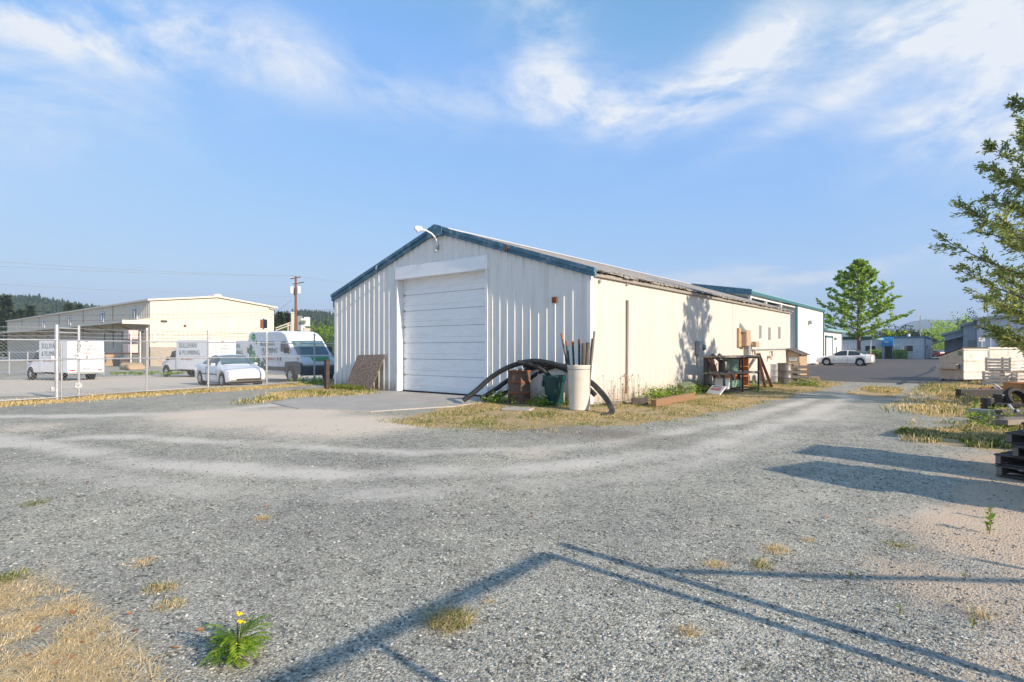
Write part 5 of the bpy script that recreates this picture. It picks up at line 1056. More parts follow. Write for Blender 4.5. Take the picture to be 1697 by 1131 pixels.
# light poles, far buildings, sign
for px, py0, D_, lb in ((1525.5, 522, 120, 'tallest grey parking lot light pole behind the office'), (1544.5, 533, 150, 'middle grey parking lot light pole'), (1554, 539, 175, 'shortest and farthest grey parking lot light pole')):
    p = P(px, py0, D_); e = empty('light_pole', (p.x, p.y, 0), 0, lb, 'light pole', 'parking lot light poles'); MB().tube([(0, 0, 0), (0, 0, p.z)], [.12, .08], 8).build('pole', MAT['elec_grey'], e, True); MB().beam((0, 0, p.z-.05), -rv*.9+Vector((0, 0, p.z-.05)), .22, .12).build('lamp_head', MAT['elec_grey'], e)
def lotbox(px0, px1, D0, py0, dep, name, label, m_, roofm, cat='building', slope=0.):
    a_ = P(px0, HY, D0); kk = (px1-PX0)/FPX; dx_, dy_ = L(kk, 1); dx_ -= CX; dy_ -= CY; ln = CX+(a_.y-CY)/dy_*dx_-a_.x; z_ = CZ+(HY-py0)/FPX*D0
    e = empty(name, (a_.x, a_.y, 0), 0, label, cat)
    mb = MB(); wribs(mb, 'X', 0, -1, 0, ln, lambda x_: -.2, lambda x_: z_+slope*x_, 1.0, .03); mb.build('front_wall', m_, e, recalc=False)
    for x_ in (0, ln): MB().prism([(.02, -.2), (dep, -.2), (dep, z_+slope*x_), (.02, z_+slope*x_)], x_-.06, x_+.06, 'X').build('end_wall', m_, e)
    MB().prism([(-.5, z_+.02-slope*.5), (ln+.6, z_+slope*(ln+.6)+.02), (ln+.6, z_+.4+slope*(ln+.6)), (-.5, z_+.4-slope*.5)], -.5, dep, 'Y').build('roof', roofm, e); return e, ln, z_
e1, ln, z_ = lotbox(1597, 1621, 92, 541, 20, 'grey_wing_hall', 'grey blue hall wing with a higher roof beyond the dumpster', MAT['grey_bldg'], MAT['elec_grey'], slope=.3); MB().bb((ln*.3, -.15, 0), (ln*.85, -.08, 3.1)).build('roll_door', MAT['elec_grey'], e1)
e1, ln, z_ = lotbox(1620, 1790, 86, 531, 26, 'pale_hall', 'tall pale hall at the far right behind the leafy tree', MAT['shop_shaded'], MAT['elec_grey'], slope=.08); MB().bb((1.2, -.16, 4.4), (2.6, -.08, 4.8)).build('wall_light', MAT['elec_grey'], e1); MB().bb((3.0, -.2, 0), (6.4, -.1, 2.6)).build('window_band', MAT['glass_dark'], e1)
e1, ln, z_ = lotbox(1566, 1599, 96, 556, 14, 'open_canopy_hall', 'low grey open-sided hall with deep eaves left of the tall pale hall', MAT['grey_bldg'], MAT['elec_grey'], slope=.3)
MB().prism([(-1.5, z_-1.5), (ln, z_+.3*ln-1.0), (ln, z_+.3*ln-.8), (-1.5, z_-1.3)], -3.2, 0, 'Y').build('eave', MAT['elec_grey'], e1)
p = P(1627, 563, 70); e = empty('sign_on_post', (p.x, p.y, 0), YAW, 'small framed sign on a post before the pale hall', 'sign'); MB().box((0, 0, p.z), (.72*1.0, .06, .42)).build('panel', MAT['far_white'], e); MB().box((0, -.035, p.z), (.6, .02, .3)).build('panel_face', MAT['elec_grey'], e); MB().tube([(0, .05, 0), (0, .05, p.z)], .05, 8).build('post', MAT['elec_grey'], e, True)
# cars parked far off
for i, (px, D_, m_, rz, lb) in enumerate([(1549, 118, 'car_red', .4, 'small red car parked far off right of the office'), (1556, 128, 'car_dark', .5, 'dark car parked far off next to the red one'), (1563, 140, 'car_white', .45, 'pale car parked far off behind the dark one'), (1572, 125, 'car_dark', .5, 'dark car parked far off left of the dumpster top'), (1582, 150, 'far_white', .4, 'white car parked farthest off above the dumpster lid')]):
    x_, y_ = L((px-PX0)/FPX*D_, D_); c_ = copy_tree(sedan); c_.name = 'parked_car'; c_.location = (x_, y_, .0); c_.rotation_euler = (0, 0, YAW+rz+1.2); tag(c_, lb, 'car', 'cars parked far off')
    for ch in c_.children:
        if ch.name.split('.')[0] == 'body': ch.data = ch.data.copy(); ch.data.materials[0] = MAT[m_]
x_, y_ = L((1441-PX0)/FPX*60, 60); c_ = copy_tree(sedan); c_.name = 'red_car'; c_.location = (x_-2.35, y_+2.9, .02); tag(c_, 'red car mostly hidden behind the white sedan', 'car'); c_['group'] = 'cars parked on the asphalt'
for ch in c_.children:
    if ch.name.split('.')[0] == 'body': ch.data = ch.data.copy(); ch.data.materials[0] = MAT['car_red']

# ------------------------------------------------------------------ dumpster and junk at the right
dw, dl, z0 = 1.15, 1.55, .12
Mq = G(1596, 634); ang = YAW-R(75.2); A = Mq-Vector((math.cos(ang), math.sin(ang), 0))*dw
e = empty('dumpster', (A.x, A.y, 0), ang, 'dirty tan steel dumpster with sloping lid at the asphalt edge', 'dumpster')
prof = [(0, z0), (dw, z0), (dw, 1.58), (dw-.05, 1.62), (.0, 1.22)]
mb = MB(); mb.prism(prof, 0, dl, 'Y'); mb.build('hull', MAT['dumpster'], e, bevel=.015)
MB().prism([(dw+.004, z0), (dw+.02, z0), (dw+.02, 1.56), (dw+.004, 1.56)], .02, dl-.02, 'Y').build('sunlit_back_plate', MAT['white_and_sunlit_tan'], e)  # sunlight on this face is put into its paler colour
for z_ in (.14, .50, 1.02, 1.52): MB().bb((dw+.02, .0, z_), (dw+.06, dl, z_+.05)).build('rib', MAT['white_and_sunlit_tan'], e)
for s_, y_ in ((-1, 0), (1, dl)): MB().bb((.02, y_+s_*.22, .62), (dw-.16, y_+s_*.004, .86)).build('fork_sleeve', MAT['dumpster'], e, bevel=.012); MB().bb((dw-.158, y_+s_*.2, .64), (dw-.14, y_+s_*.02, .84)).build('sleeve_mouth', MAT['dark_inside'], e)
MB().prism([(-.06, 1.22), (dw+.02, 1.64), (dw+.02, 1.67), (-.06, 1.25)], -.04, dl+.04, 'Y').build('lid', MAT['wood_dark'], e)
MB().box((dw-.12, -.006, 1.38), (.2, .008, .2)).build('label_plate', MAT['olive'], e)
for x_ in (.1, dw-.12):
    for y_ in (.15, dl-.15): MB().box((x_, y_, .06), (.12, .12, .12)).build('foot', MAT['black_steel'], e)
# white container beside it, on a flat trailer
q = G(1665, 632); e = empty('white_bin_trailer', (q.x+.6, q.y+1.2, 0), YAW, 'white slatted container on a flat wooden trailer behind the leaves', 'trailer')
MB().box((.1, 0, .42), (5.2, 1.7, .16)).build('bed', MAT['wood_dark'], e); 
for k in range(5): MB().box((-2.2+k*1.1, -.86, .40), (1.06, .05, .22)).build('bed_board', MAT['wood_grey'], e)
MB().box((-1.0, .2, 1.1), (1.9, 1.2, 1.15)).build('container', MAT['white_and_sunlit_tan'], e, bevel=.02)
for z_ in (.62, 1.08, 1.62): MB().box((-1.0, -.42, z_), (1.94, .06, .1)).build('container_rib', MAT['white_and_sunlit_tan'], e)
for x_ in (-1.9, -.05): MB().box((x_, -.42, 1.1), (.1, .07, 1.1)).build('container_post', MAT['elec_grey'], e)
MB().prism([(-.2, .52), (1.6, .52), (2.3, .86), (2.2, .92), (.3, .80), (-.25, .72)], -.62, .3, 'Y').build('white_hull', MAT['far_white'], e, bevel=.06)
wheel(e, .4, -.82, .32, .2, 'black_steel')
# scrap on the ground
q = G(1630, 660); mb = MB(); mb.box((q.x, q.y, .16), (1.7, .22, .26), YAW+.05); thing(mb, 'black_steel_beam', MAT['black_steel'], 'thick black steel beam lying below the dumpster right end', 'beam', None, .01)
for i, (p0, p1) in enumerate([((1646, 640), (1668, 652)), ((1650, 637), (1669, 650)), ((1667, 637), (1671, 645)), ((1673, 635), (1682, 650))]):
    a_ = P(p0[0], p0[1], 21.5); b_ = G(p1[0], p1[1]+4); mb = MB(); mb.beam((b_.x, b_.y, .04), a_, .16 if i == 3 else .06, .02, 0, (.5, -.3, 1)); thing(mb, 'aluminium_strip', MAT['silver'], ['longest bright metal strip leaning on the black beam', 'bright metal strip just behind the longest one', 'short bright metal strip pointing up right of the long ones', 'broad bright metal strip at the right of the scrap pile'][i], 'strip')
q = G(1692, 668); e = empty('open_crate', (q.x+.3, q.y, .02), YAW-.2, 'brown open wooden crate at the right edge above the pallets', 'crate')
for (c_, d_) in (((0, -.4, .3), (1.1, .03, .55)), ((0, .4, .3), (1.1, .03, .55)), ((-.55, 0, .3), (.03, .8, .55)), ((.55, 0, .3), (.03, .8, .55)), ((0, 0, .04), (1.1, .8, .03))): MB().box(c_, d_).build('side_board', MAT['orange_wood'], e)
for s_ in (-.5, .5): MB().box((s_, -.43, .3), (.07, .03, .6)).build('batten', MAT['wood_grey'], e)
q = G(1685, 676); o = MB().lathe([(.2, -.09), (.28, -.10), (.32, -.05), (.32, .05), (.28, .10), (.2, .09), (.19, 0), (.2, -.09)], n=28).build('old_tyre', MAT['rubber'], smooth=True); o.location = (q.x, q.y, .24); o.rotation_euler = (R(62), 0, YAW); tag(o, 'old black tyre leaning in the weeds by the scrap', 'tyre')
q = G(1645, 681); mb = MB(); mb.tube([(q.x-.1, q.y, .02), (q.x-.1, q.y, .32)], .14, 12); mb.box((q.x+.45, q.y+.1, .16), (.9, .1, .09), YAW-.3); thing(mb, 'black_hitch', MAT['black_steel'], 'rusty black trailer hitch lump in the weeds', 'hitch', None, .01)
q = G(1662, 676); mb = MB(); mb.box((q.x, q.y+.2, .18), (.3, .3, .34), YAW); thing(mb, 'black_box', MAT['black_plastic'], 'small black box between hitch and tyre', 'box', None, .02)
a_, b_ = G(1603, 687), G(1655, 691); mb = MB(); mb.beam((a_.x, a_.y, .1), (b_.x, b_.y, .1), .16, .1); thing(mb, 'grey_steel_beam', MAT['elec_grey'], 'long grey steel beam lying flat before the hitch', 'beam', None, .008)
pts = [G(1668, 678), G(1673, 684), G(1680, 690), G(1688, 694)]; mb = MB(); mb.tube([(p.x, p.y, .12+.06*(i % 2)) for i, p in enumerate(pts)], .03, 8); thing(mb, 'pale_hose', MAT['far_white'], 'short pale hose curling before the tyre', 'hose', None, 0, True)
a_, b_ = G(1640, 706), G(1690, 704)
for k in range(3): mb = MB(); mb.beam((a_.x+.1*k, a_.y+.12*k, .04+.05*k), (b_.x+.15*k, b_.y+.1*k, .04+.05*k), .2, .04); thing(mb, 'grey_board', MAT['wood_grey'], ['lowest grey board of the small flat stack behind the pallets', 'middle grey board of the small flat stack behind the pallets', 'top grey board of the small flat stack behind the pallets'][k], 'board')
# pale slatted crates stacked beyond the scrap, and more dark steel
for i, (px, py, z_, rz, lb) in enumerate([(1664, 639, 0, .15, 'pale slatted crate on the ground right of the dumpster'), (1668, 639, .62, .3, 'pale slatted crate stacked on the one right of the dumpster'), (1694, 640, 0, -.1, 'pale slatted crate at the right edge behind the scrap')]):
    q = G(px, py); e = empty('slatted_crate', (q.x, q.y, z_), YAW+rz, lb, 'crate', 'pale slatted crates at the right')
    for s_ in (-.5, .5):
        for k in range(4): MB().box((0, s_, .09+k*.14), (1.1, .025, .09)).build('slat', MAT['white_and_sunlit_tan'], e); MB().box((s_*1.08, 0, .09+k*.14), (.025, .98, .09)).build('slat', MAT['white_and_sunlit_tan'], e)
    for sx_ in (-.5, .5):
        for s_ in (-.46, .46): MB().box((sx_, s_, .3), (.07, .07, .6)).build('corner_post', MAT['wood_tan'], e)
for i, (a2, b2, w_, m_, lb) in enumerate([((1610, 700), (1700, 696), .09, 'black_steel', 'thin black steel bar nearest the pallets'), ((1640, 672), (1705, 664), .14, 'black_steel', 'black steel channel behind the tyre'), ((1625, 650), (1700, 645), .10, 'rust', 'rusty steel bar before the pale crates'), ((1655, 694), (1720, 690), .16, 'wood_dark', 'dark timber lying before the old tyre'), ((1660, 715), (1730, 706), .2, 'wood_grey', 'loose grey plank behind the pallet stack in view')]):
    a_, b_ = G(*a2), G(*b2); mb = MB(); mb.beam((a_.x, a_.y, .05+.03*i), (b_.x, b_.y, .12), w_, .1); thing(mb, 'scrap_bar', MAT[m_], lb, 'bar', None, .006)
# pallets
def make_pallet():
    e = empty('wooden_pallet'); wm = MAT['wood_dark']
    for k in range(7): MB().box((0, -.53+k*.177, .122), (1.2, .12, .018)).build('deck_board', wm, e)
    for y_ in (): pass
    for x_ in (-.56, 0, .56): MB().box((x_, 0, .066), (.05, 1.18, .092)).build('stringer', MAT['wood_grey'], e)
    for k in range(4): MB().box((0, -.5+k*.333, .010), (1.2, .11, .018)).build('bottom_board', wm, e)
    return e
pal = make_pallet(); first = True; ZP = .134
def stack(cx_, cy2, n_, name, jit, lean, rz0, where):
    global first
    for k in range(n_):
        o = pal if first else copy_tree(pal); first = False
        o.location = (cx_+lean[0]*max(0, k-1)+random.uniform(-jit, jit), cy2+lean[1]*max(0, k-1)+random.uniform(-jit, jit), k*ZP+.012); o.rotation_euler = (0, 0, rz0+random.uniform(-.05, .05)+(.0 if k < 2 else .12*(k % 3)))
        tag(o, 'weathered pallet, %s from the bottom of %s' % (['lowest', 'second', 'third', 'fourth', 'fifth', 'sixth', 'seventh', 'eighth', 'ninth', 'tenth', 'eleventh'][k], where), 'pallet', 'stacked wooden pallets at the right')
stk = [G(1676, 800), L(9.6, 10.4), L(5.75, 4.9)]
stack(*L(6.72, 6.75), 9, 'b', .03, (.06, .02), YAW+.55+math.pi/2, 'the stack in view')
stack(*L(9.25, 8.3), 9, 'a', .03, (.03, .02), YAW+.5+math.pi/2, 'the farthest pallet stack')
stack(*L(6.15, 5.15), 10, 'c', .03, (.03, 0), YAW+.5+math.pi/2, 'the stack nearest the camera')
# gate on the right whose frame throws the foreground shadow
gt = empty('pipe_gate', (10.22, -10.45, 0), 0, 'steel pipe gate leaf standing open at the right of the camera', 'gate')
hg = 1.86
for (dx_, dy_, h_, r_) in ((0, 0, hg, .035), (.06, .22, hg+.05, .04), (0, -1.62, hg, .024), (0, -3.3, hg, .03)): MB().tube([(dx_, dy_, 0), (dx_, dy_, h_)], r_, 10).build('stile', MAT['galv'], gt, True)
MB().tube([(0, 0, hg), (0, -3.3, hg)], .036, 10).build('top_rail', MAT['galv'], gt, True); MB().tube([(0, 0, .15), (0, -3.3, .15)], .024, 10).build('bottom_rail', MAT['galv'], gt, True)
MB().tube([(.06, .22, hg-.28), (2.5, 1.95, hg-.28)], .026, 8).build('fence_rail', MAT['galv'], gt, True); MB().tube([(2.5, 1.95, 0), (2.5, 1.95, hg)], .03, 8).build('stile', MAT['galv'], gt, True)
# ------------------------------------------------------------------ plants
def rnd(n): v = rng.normal(size=(n, 3)); return v/np.linalg.norm(v, axis=1, keepdims=True)
def leaves(name, C, Dir, ln, wd, m, parent, tone=None):
    C = np.asarray(C, float); n = len(C); Dir = np.asarray(Dir, float); Dir /= np.linalg.norm(Dir, axis=1, keepdims=True)
    s = np.cross(Dir, rnd(n)); s /= np.linalg.norm(s, axis=1, keepdims=True)+1e-9; ln = np.broadcast_to(ln, n)[:, None]*rng.uniform(.7, 1.25, (n, 1)); wd = np.broadcast_to(wd, n)[:, None]
    nr = np.cross(Dir, s)
    V = np.stack([C, C+Dir*ln*.45+s*wd*.5+nr*wd*.12, C+Dir*ln, C+Dir*ln*.45-s*wd*.5+nr*wd*.12], 1)
    return quads(name, V.reshape(-1, 3), 4, m, parent, rng.random(n) if tone is None else tone)
def bezier_limb(a, d, ln, rise, n=7, wob=.06):
    pts = [a]; p = a.copy(); dd = d.normalized()
    for k in range(n): dd = (dd+Vector((random.uniform(-wob, wob), random.uniform(-wob, wob), rise/n+random.uniform(-wob, wob)*.5))).normalized(); p = p+dd*(ln/n); pts.append(p.copy())
    return pts
def broad_tree(name, label, base, H, trunk_r, z0, limb_fn, nl, twig_per, leaf_n, ll, lw, m, seed, spread=.35, cat='tree', flat=.5, rise=.5, tonefn=None):
    random.seed(seed); e = empty(name, base, 0, label, cat); mb = MB()
    tp = [Vector((0, 0, 0))]; 
    for k in range(10): tp.append(Vector((tp[-1].x+random.uniform(-.06, .06), tp[-1].y+random.uniform(-.06, .06), H*(k+1)/10*.97)))
    mb.tube(tp, [trunk_r*(1-.93*k/10) for k in range(11)], 9)
    C, Dv, T = [], [], []
    for i in range(nl):
        f = (i+random.random())/nl; z = z0+(H*.97-z0)*f; ln = limb_fn(f)*random.uniform(.75, 1.12); g = i*2.399+random.uniform(-.3, .3)
        k = min(9, int(z/(H*.97)*10)); a = tp[k].lerp(tp[k+1], z/(H*.97)*10-k); d = Vector((math.cos(g), math.sin(g), .25+.6*f))
        lp_ = bezier_limb(a, d, ln, rise*.3); mb.tube(lp_, [max(.008, trunk_r*.32*(1-f*.6)*(1-.9*q_/7)) for q_ in range(8)], 5, 0, False)
        for q_ in range(twig_per):
            s_ = random.uniform(.25, 1.0); j = min(6, int(s_*7)); b = lp_[j].lerp(lp_[j+1], s_*7-j); dd = (lp_[j+1]-lp_[j]).normalized()
            sd = Vector((random.uniform(-1, 1), random.uniform(-1, 1), random.uniform(-.5, .8)*flat*1.6)).normalized(); dd = (dd*.7+sd*.8).normalized(); tl = spread*(1.25-s_*.5)*random.uniform(.6, 1.4)*max(.5, ln*.5)
            tw = bezier_limb(b, dd, tl, -.1, 4); mb.tube(tw, [.012, .010, .008, .006, .004], 4, 0, False)
            for w_ in range(leaf_n):
                s2 = random.uniform(.15, 1.05); j2 = min(3, int(s2*4)); c_ = tw[j2].lerp(tw[j2+1], s2*4-j2)
                C.append(c_+Vector((random.gauss(0, .03), random.gauss(0, .03), random.gauss(0, .03)))*(1+spread)); l_ = (dd+Vector((random.gauss(0, .7), random.gauss(0, .7), random.gauss(-.15, .5))))
                Dv.append(l_); T.append(random.random())
    mb.build('trunk', MAT['bark'], e, True)
    leaves('crown', np.array([tuple(c) for c in C]), np.array([tuple(c) for c in Dv]), ll, lw, m, e, np.clip(np.array(T), 0, 1)); return e
# slender leafy tree at the right edge
p = L(14.6, 15.0)
broad_tree('leafy_tree', 'loose grey green leafy tree reaching in from the right edge', (p[0], p[1], 0), 9.7, .15, .9, lambda f: 2.75*(1-f)**.75*(.62+.55*min(1, f*4))+.35, 66, 22, 32, .12, .046, MAT['leaf_birch'], 5, .34, flat=.8, rise=.8)
# layered green tree by the office
p = L((1424-PX0)/FPX*76, 76)
broad_tree('layered_tree', 'bright green layered broadleaf tree standing behind the white sedan', (p[0], p[1], 0), 13.6, .26, 2.6, lambda f: 6.5*(1-f)**.82*(.72+.35*min(1, f*6))+.3, 60, 15, 18, .36, .19, MAT['leaf_oak'], 9, .26, flat=.16, rise=.2)
def bush(name, label, loc, rx, ry, rz_, n, ls, m, cat='bush', box=False, group=None, trunk=0):
    e = empty(name, loc, 0, label, cat, group); d = rnd(n); rad = rng.random(n)**.33
    if box: C = rng.uniform(-1, 1, (n, 3)); k = np.argmax(np.abs(C), 1); C[np.arange(n), k] = np.sign(C[np.arange(n), k])*rng.uniform(.85, 1, n)
    else:
        lump = 1+.28*np.sin(d[:, 0]*5+1.3)*np.cos(d[:, 1]*4.2)+.15*np.sin(d[:, 2]*9+d[:, 0]*7); C = d*rad[:, None]*lump[:, None]
    C = C*np.array([rx, ry, rz_])+np.array([0, 0, rz_+trunk])
    nm = C-np.array([0, 0, rz_*.6]); leaves('crown', C, nm+rnd(n)*rx*.9, ls, ls*.6, m, e)
    MB().tube([(0, 0, 0), (.05, 0, rz_*.6+trunk), (0, .05, rz_*1.2+trunk)], [.14*rz_, .1*rz_, .03*rz_] if not box else .05, 7).build('trunk', MAT['bark'], e, True); return e
for (p0, p1, lb) in ((1442.5, 1462, 'clipped green hedge left of the office door'), (1482.5, 1504, 'clipped green hedge right of the office door')):
    a_, b_ = offx(p0), offx(p1); bush('clipped_hedge', lb, ((a_+b_)/2, OY-1.4, .0), (b_-a_)/2, .7, .72, 3000, .16, MAT['leaf_oak'], 'hedge', True)
far = [(1505, 100, 135, 5, 3.2, 'dark round tree behind the office roof, left of the light poles'), (1560, 125, 165, 6, 4.2, 'green tree behind the far parked cars'), (1590, 128, 150, 8, 5.2, 'broad green tree above the low open hall'), (1610, 120, 170, 5, 6.0, 'dark tree crown just left of the tall pale hall'), (1478, 100, 150, 6, 3.6, 'dark tree half hidden behind the layered tree right side'), (1530, 120, 190, 7, 3.6, 'far dark tree between the light poles')]
for px, _, D_, r_, hz_, lb in far:
    x_, y_ = L((px-PX0)/FPX*D_, D_); bush('far_tree', lb, (x_, y_, 0), r_, r_, hz_, 2600, .55, MAT['leaf_dark'] if 'dark' in lb else MAT['leaf_oak'], 'tree', False, 'trees beyond the office')
# conifers
def conifer(name, label, loc, H, rb, n, m, group):
    e = empty(name, loc, random.uniform(0, 6), label, 'tree', group); f = rng.random(n)**.75; z = H*(.08+.92*f); g = rng.uniform(0, 6.28, n)
    tier = .72+.28*np.abs(np.sin(z*2.6+g)); rr = rb*(1-f)**.85*tier*rng.uniform(.35, 1., n)+.05
    C = np.stack([rr*np.cos(g), rr*np.sin(g), z-rr*.25], 1); Dv = np.stack([np.cos(g), np.sin(g), np.full(n, -.25)], 1)+rnd(n)*.4
    leaves('crown', C, Dv, rb*.26, rb*.13, m, e); MB().tube([(0, 0, 0), (0, 0, H*.96)], [rb*.09, .03], 7).build('trunk', MAT['bark'], e, True); return e
cf = [(9, 490, 170, 'tallest dark conifer behind the warehouse far left end'), (-6, 503, 168, 'dark conifer cut by the left picture edge'), (34, 513, 172, 'lower dark conifer right of the tallest one'), (50, 507, 176, 'second dark conifer right of the tallest one'), (23, 519, 165, 'shortest conifer between the tall ones'), (114, 503, 215, 'conifer tip above the warehouse roof, left of two'), (131, 506, 215, 'conifer tip above the warehouse roof, right of two'), (464, 517, 135, 'dark conifer just right of the warehouse corner'), (475, 519, 140, 'dark conifer beside the white mast'), (458, 524, 138, 'low conifer touching the warehouse corner')]
for px, py, D_, lb in cf:
    p = P(px, py, D_); conifer('conifer_tree', lb, (p.x, p.y, -.6), p.z+.6, (p.z)*.28, 1500, MAT['leaf_dark'], 'conifers behind the warehouse')
for px, py, D_, r_, lb in [(470, 545, 128, 5, 'dark green bush mass under the conveyor'), (520, 540, 130, 6, 'olive green bush beside the batching plant'), (538, 545, 120, 6, 'olive green bush next to the shed left edge'), (552, 535, 140, 6, 'tall green bush hidden partly by the shed corner')]:
    p = P(px, py, D_); bush('yard_bush', lb, (p.x, p.y, -.6), r_, r_, (p.z+.6)/2, 3200, .5, MAT['leaf_bush'], 'bush', False, 'bushes behind the van')
# ------------------------------------------------------------------ hills
def ridge(name, sil, D0, D1, seed, m, rough):
    pxs = np.linspace(sil[0][0], sil[-1][0], 220); pys = np.interp(pxs, [s[0] for s in sil], [s[1] for s in sil]); rows = 16; V = []
    Hh = (HY-pys)/FPX*D1
    for j in range(rows):
        t_ = j/(rows-1); D_ = D0+(D1-D0)*t_*1.0
        prof_ = math.sin(min(1, t_*1.0)*math.pi/2)**1.2
        for i in range(220):
            x_, y_ = L((pxs[i]-PX0)/FPX*D_, D_); n_ = vnoise(np.array([x_]), np.array([y_]), (D1)*.03, seed)[0]
            V.append((x_, y_, -3+(Hh[i]+4)*prof_*(1-rough*(1-t_)*n_)))
    for i in range(220):
        x_, y_ = L((pxs[i]-PX0)/FPX*D1*1.3, D1*1.3); V.append((x_, y_, -3))
    mb = MB(); mb.v = V; rows += 1; mb.f = [(j*220+i, j*220+i+1, (j+1)*220+i+1, (j+1)*220+i) for j in range(rows-1) for i in range(219)]; mb.mi = [0]*len(mb.f)
    o = mb.build(name, m, smooth=True, recalc=False); tag(o, kind='structure'); return np.array(V)
mat('hill_green', (.035, .050, .022), .95, 0, .5, .02, (.07, .085, .035), .6, .05); mat('mountain', (.030, .045, .035), .95, 0, .5, .004, (.05, .06, .045), .5, .01)
hv = ridge('forested_hill', [(-500, 478), (-120, 492), (0, 497), (60, 499), (110, 507), (170, 517), (260, 530), (400, 540), (450, 532), (480, 525), (505, 520), (530, 524), (560, 527), (640, 530), (760, 560), (800, 575)], 260, 620, 31, MAT['hill_green'], .45)
ridge('mountain_range', [(1100, 560), (1300, 548), (1370, 544), (1430, 549), (1480, 545), (1510, 533), (1535, 529), (1560, 531), (1590, 530), (1625, 526), (1660, 520), (1700, 518), (1800, 514), (2000, 522), (2300, 545)], 2000, 2700, 33, MAT['mountain'], .5)
# forest on the hill: thousands of small conifers in one mass
n = 12000; idx = rng.integers(0, 220*16, n); B_ = hv[idx]+rng.normal(size=(n, 3))*np.array([5, 5, 0]); hgt = rng.uniform(3, 7, n); k = 6; V = []
keep = B_[:, 2] > 1
B_, hgt = B_[keep], hgt[keep]; n = len(B_)
for lev in range(2):
    for s_ in range(k):
        g0, g1 = 2*math.pi*s_/k, 2*math.pi*(s_+1)/k; r_ = hgt*(.30-.1*lev)
        zb = B_[:, 2]+hgt*(.05+.38*lev)-1; zt = B_[:, 2]+hgt*(.65+.35*lev)-1
        V.append(np.stack([np.stack([B_[:, 0]+r_*math.cos(g0), B_[:, 1]+r_*math.sin(g0), zb], 1), np.stack([B_[:, 0]+r_*math.cos(g1), B_[:, 1]+r_*math.sin(g1), zb], 1), np.stack([B_[:, 0], B_[:, 1], zt], 1)], 1))
V = np.concatenate(V, 0); tn = np.tile(rng.random(n)*.8, 12)
o = quads('hillside_forest', V.reshape(-1, 3), 3, MAT['leaf_dark'], tone=tn); tag(o, 'dark conifer forest covering the distant left hill', 'forest', kind='stuff')

# ------------------------------------------------------------------ grass
def blades(name, x, y, h, m, label, tone, lean=.5, wdt=.006, up=1.):
    n = len(x); z = Zn(x, y); g = rng.uniform(0, 6.28, n); ln = h*rng.uniform(.5, 1.3, n); d = np.stack([np.cos(g), np.sin(g)], 1)*(rng.random((n, 1))*lean*2)
    b = np.stack([x, y, z-.005], 1); mid = b+np.stack([d[:, 0]*ln*.4, d[:, 1]*ln*.4, ln*.65*up], 1); tip = b+np.stack([d[:, 0]*ln*1.1, d[:, 1]*ln*1.1, ln*up*(1.0-.6*rng.random(n))], 1)
    s = np.stack([-np.sin(g+.6), np.cos(g+.6), np.zeros(n)], 1)*np.broadcast_to(wdt, n)[:, None]
    V = np.stack([b-s, b+s, mid+s*.8, mid-s*.8, mid-s*.8, mid+s*.8, tip, tip], 1).reshape(n, 2, 4, 3)
    V = np.concatenate([V[:, 0].reshape(-1, 3), V[:, 1].reshape(-1, 3)], 0)
    o = quads(name, V, 4, m, tone=np.tile(tone, 2)); return tag(o, label, 'grass', kind='stuff')
def fill(poly, n, jit=.25):
    lo, hi = poly.min(0), poly.max(0); xs2, ys2 = [], []
    c = 0
    while c < n:
        x_ = rng.uniform(lo[0], hi[0], n*2); y_ = rng.uniform(lo[1], hi[1], n*2); k = inpoly(x_+rng.normal(size=n*2)*jit, y_+rng.normal(size=n*2)*jit, poly); xs2.append(x_[k]); ys2.append(y_[k]); c += k.sum()
    return np.concatenate(xs2)[:n], np.concatenate(ys2)[:n]
def dry(x, y, green_bias, sc=1.3, seed=40):
    g = vnoise(x, y, sc, seed)*.6+vnoise(x, y, sc*.3, seed+1)*.4; isg = rng.random(len(x)) < np.clip(green_bias*(g*2.4-.5), 0, 1)
    return np.where(isg, rng.uniform(0, .3, len(x)), rng.uniform(.34, 1, len(x)))
x, y = fill(POLY['shed'], 60000, .45); k = vnoise(x, y, .7, 50)*.65+vnoise(x, y, .2, 51)*.35 > .40; x, y = x[k], y[k]
gb = .35+.9*np.exp(-np.minimum(np.abs(x-.5), np.abs(y+.5))/.7)
tn = dry(x, y, .3); tn = np.where(rng.random(len(x)) < .5*np.exp(-np.minimum(np.abs(x-.4), np.abs(y+.6))/.5), rng.uniform(0, .28, len(x)), tn)
hv_ = np.where(tn < .33, .09, .055)*(.5+vnoise(x, y, .5, 52)); blades('dry_grass', x, y, hv_, MAT['grass'], 'dry golden grass strip along the shed foot', tn, 1.1, .005, .75)
x, y = fill(POLY['fence'], 34000, .35); blades('dry_grass', x, y, .09*(.4+1.2*vnoise(x, y, .8, 53)), MAT['grass'], 'dry golden grass strip under the chain-link fence', dry(x, y, .25), .8, .010)
x, y = fill(POLY['left'], 7000); blades('dry_grass', x, y, .12, MAT['grass'], 'dry and green grass tuft strip by the shed left front', np.where(rng.random(len(x)) < .5*(y > -1.5), rng.uniform(0, .3, len(x)), dry(x, y, .5)), .7, .009)
xg = rng.uniform(-11.6, -9.6, 2500); yg = rng.uniform(-1.05, -.3, 2500); blades('green_grass', xg, yg, .22, MAT['grass'], 'green grass clump before the particle board', rng.uniform(.05, .35, 2500), .6, .009)
x, y = fill(POLY['corner'], 15000, .16); k = (vnoise(x, y, .28, 60)*.6+vnoise(x, y, .1, 61)*.4) > .42; x, y = x[k], y[k]; blades('dry_straw', x, y, .075, MAT['grass'], 'flattened dry straw in the lower left corner', np.clip(rng.normal(.85, .15, len(x)), .4, 1), 1.5, .0021, .42)
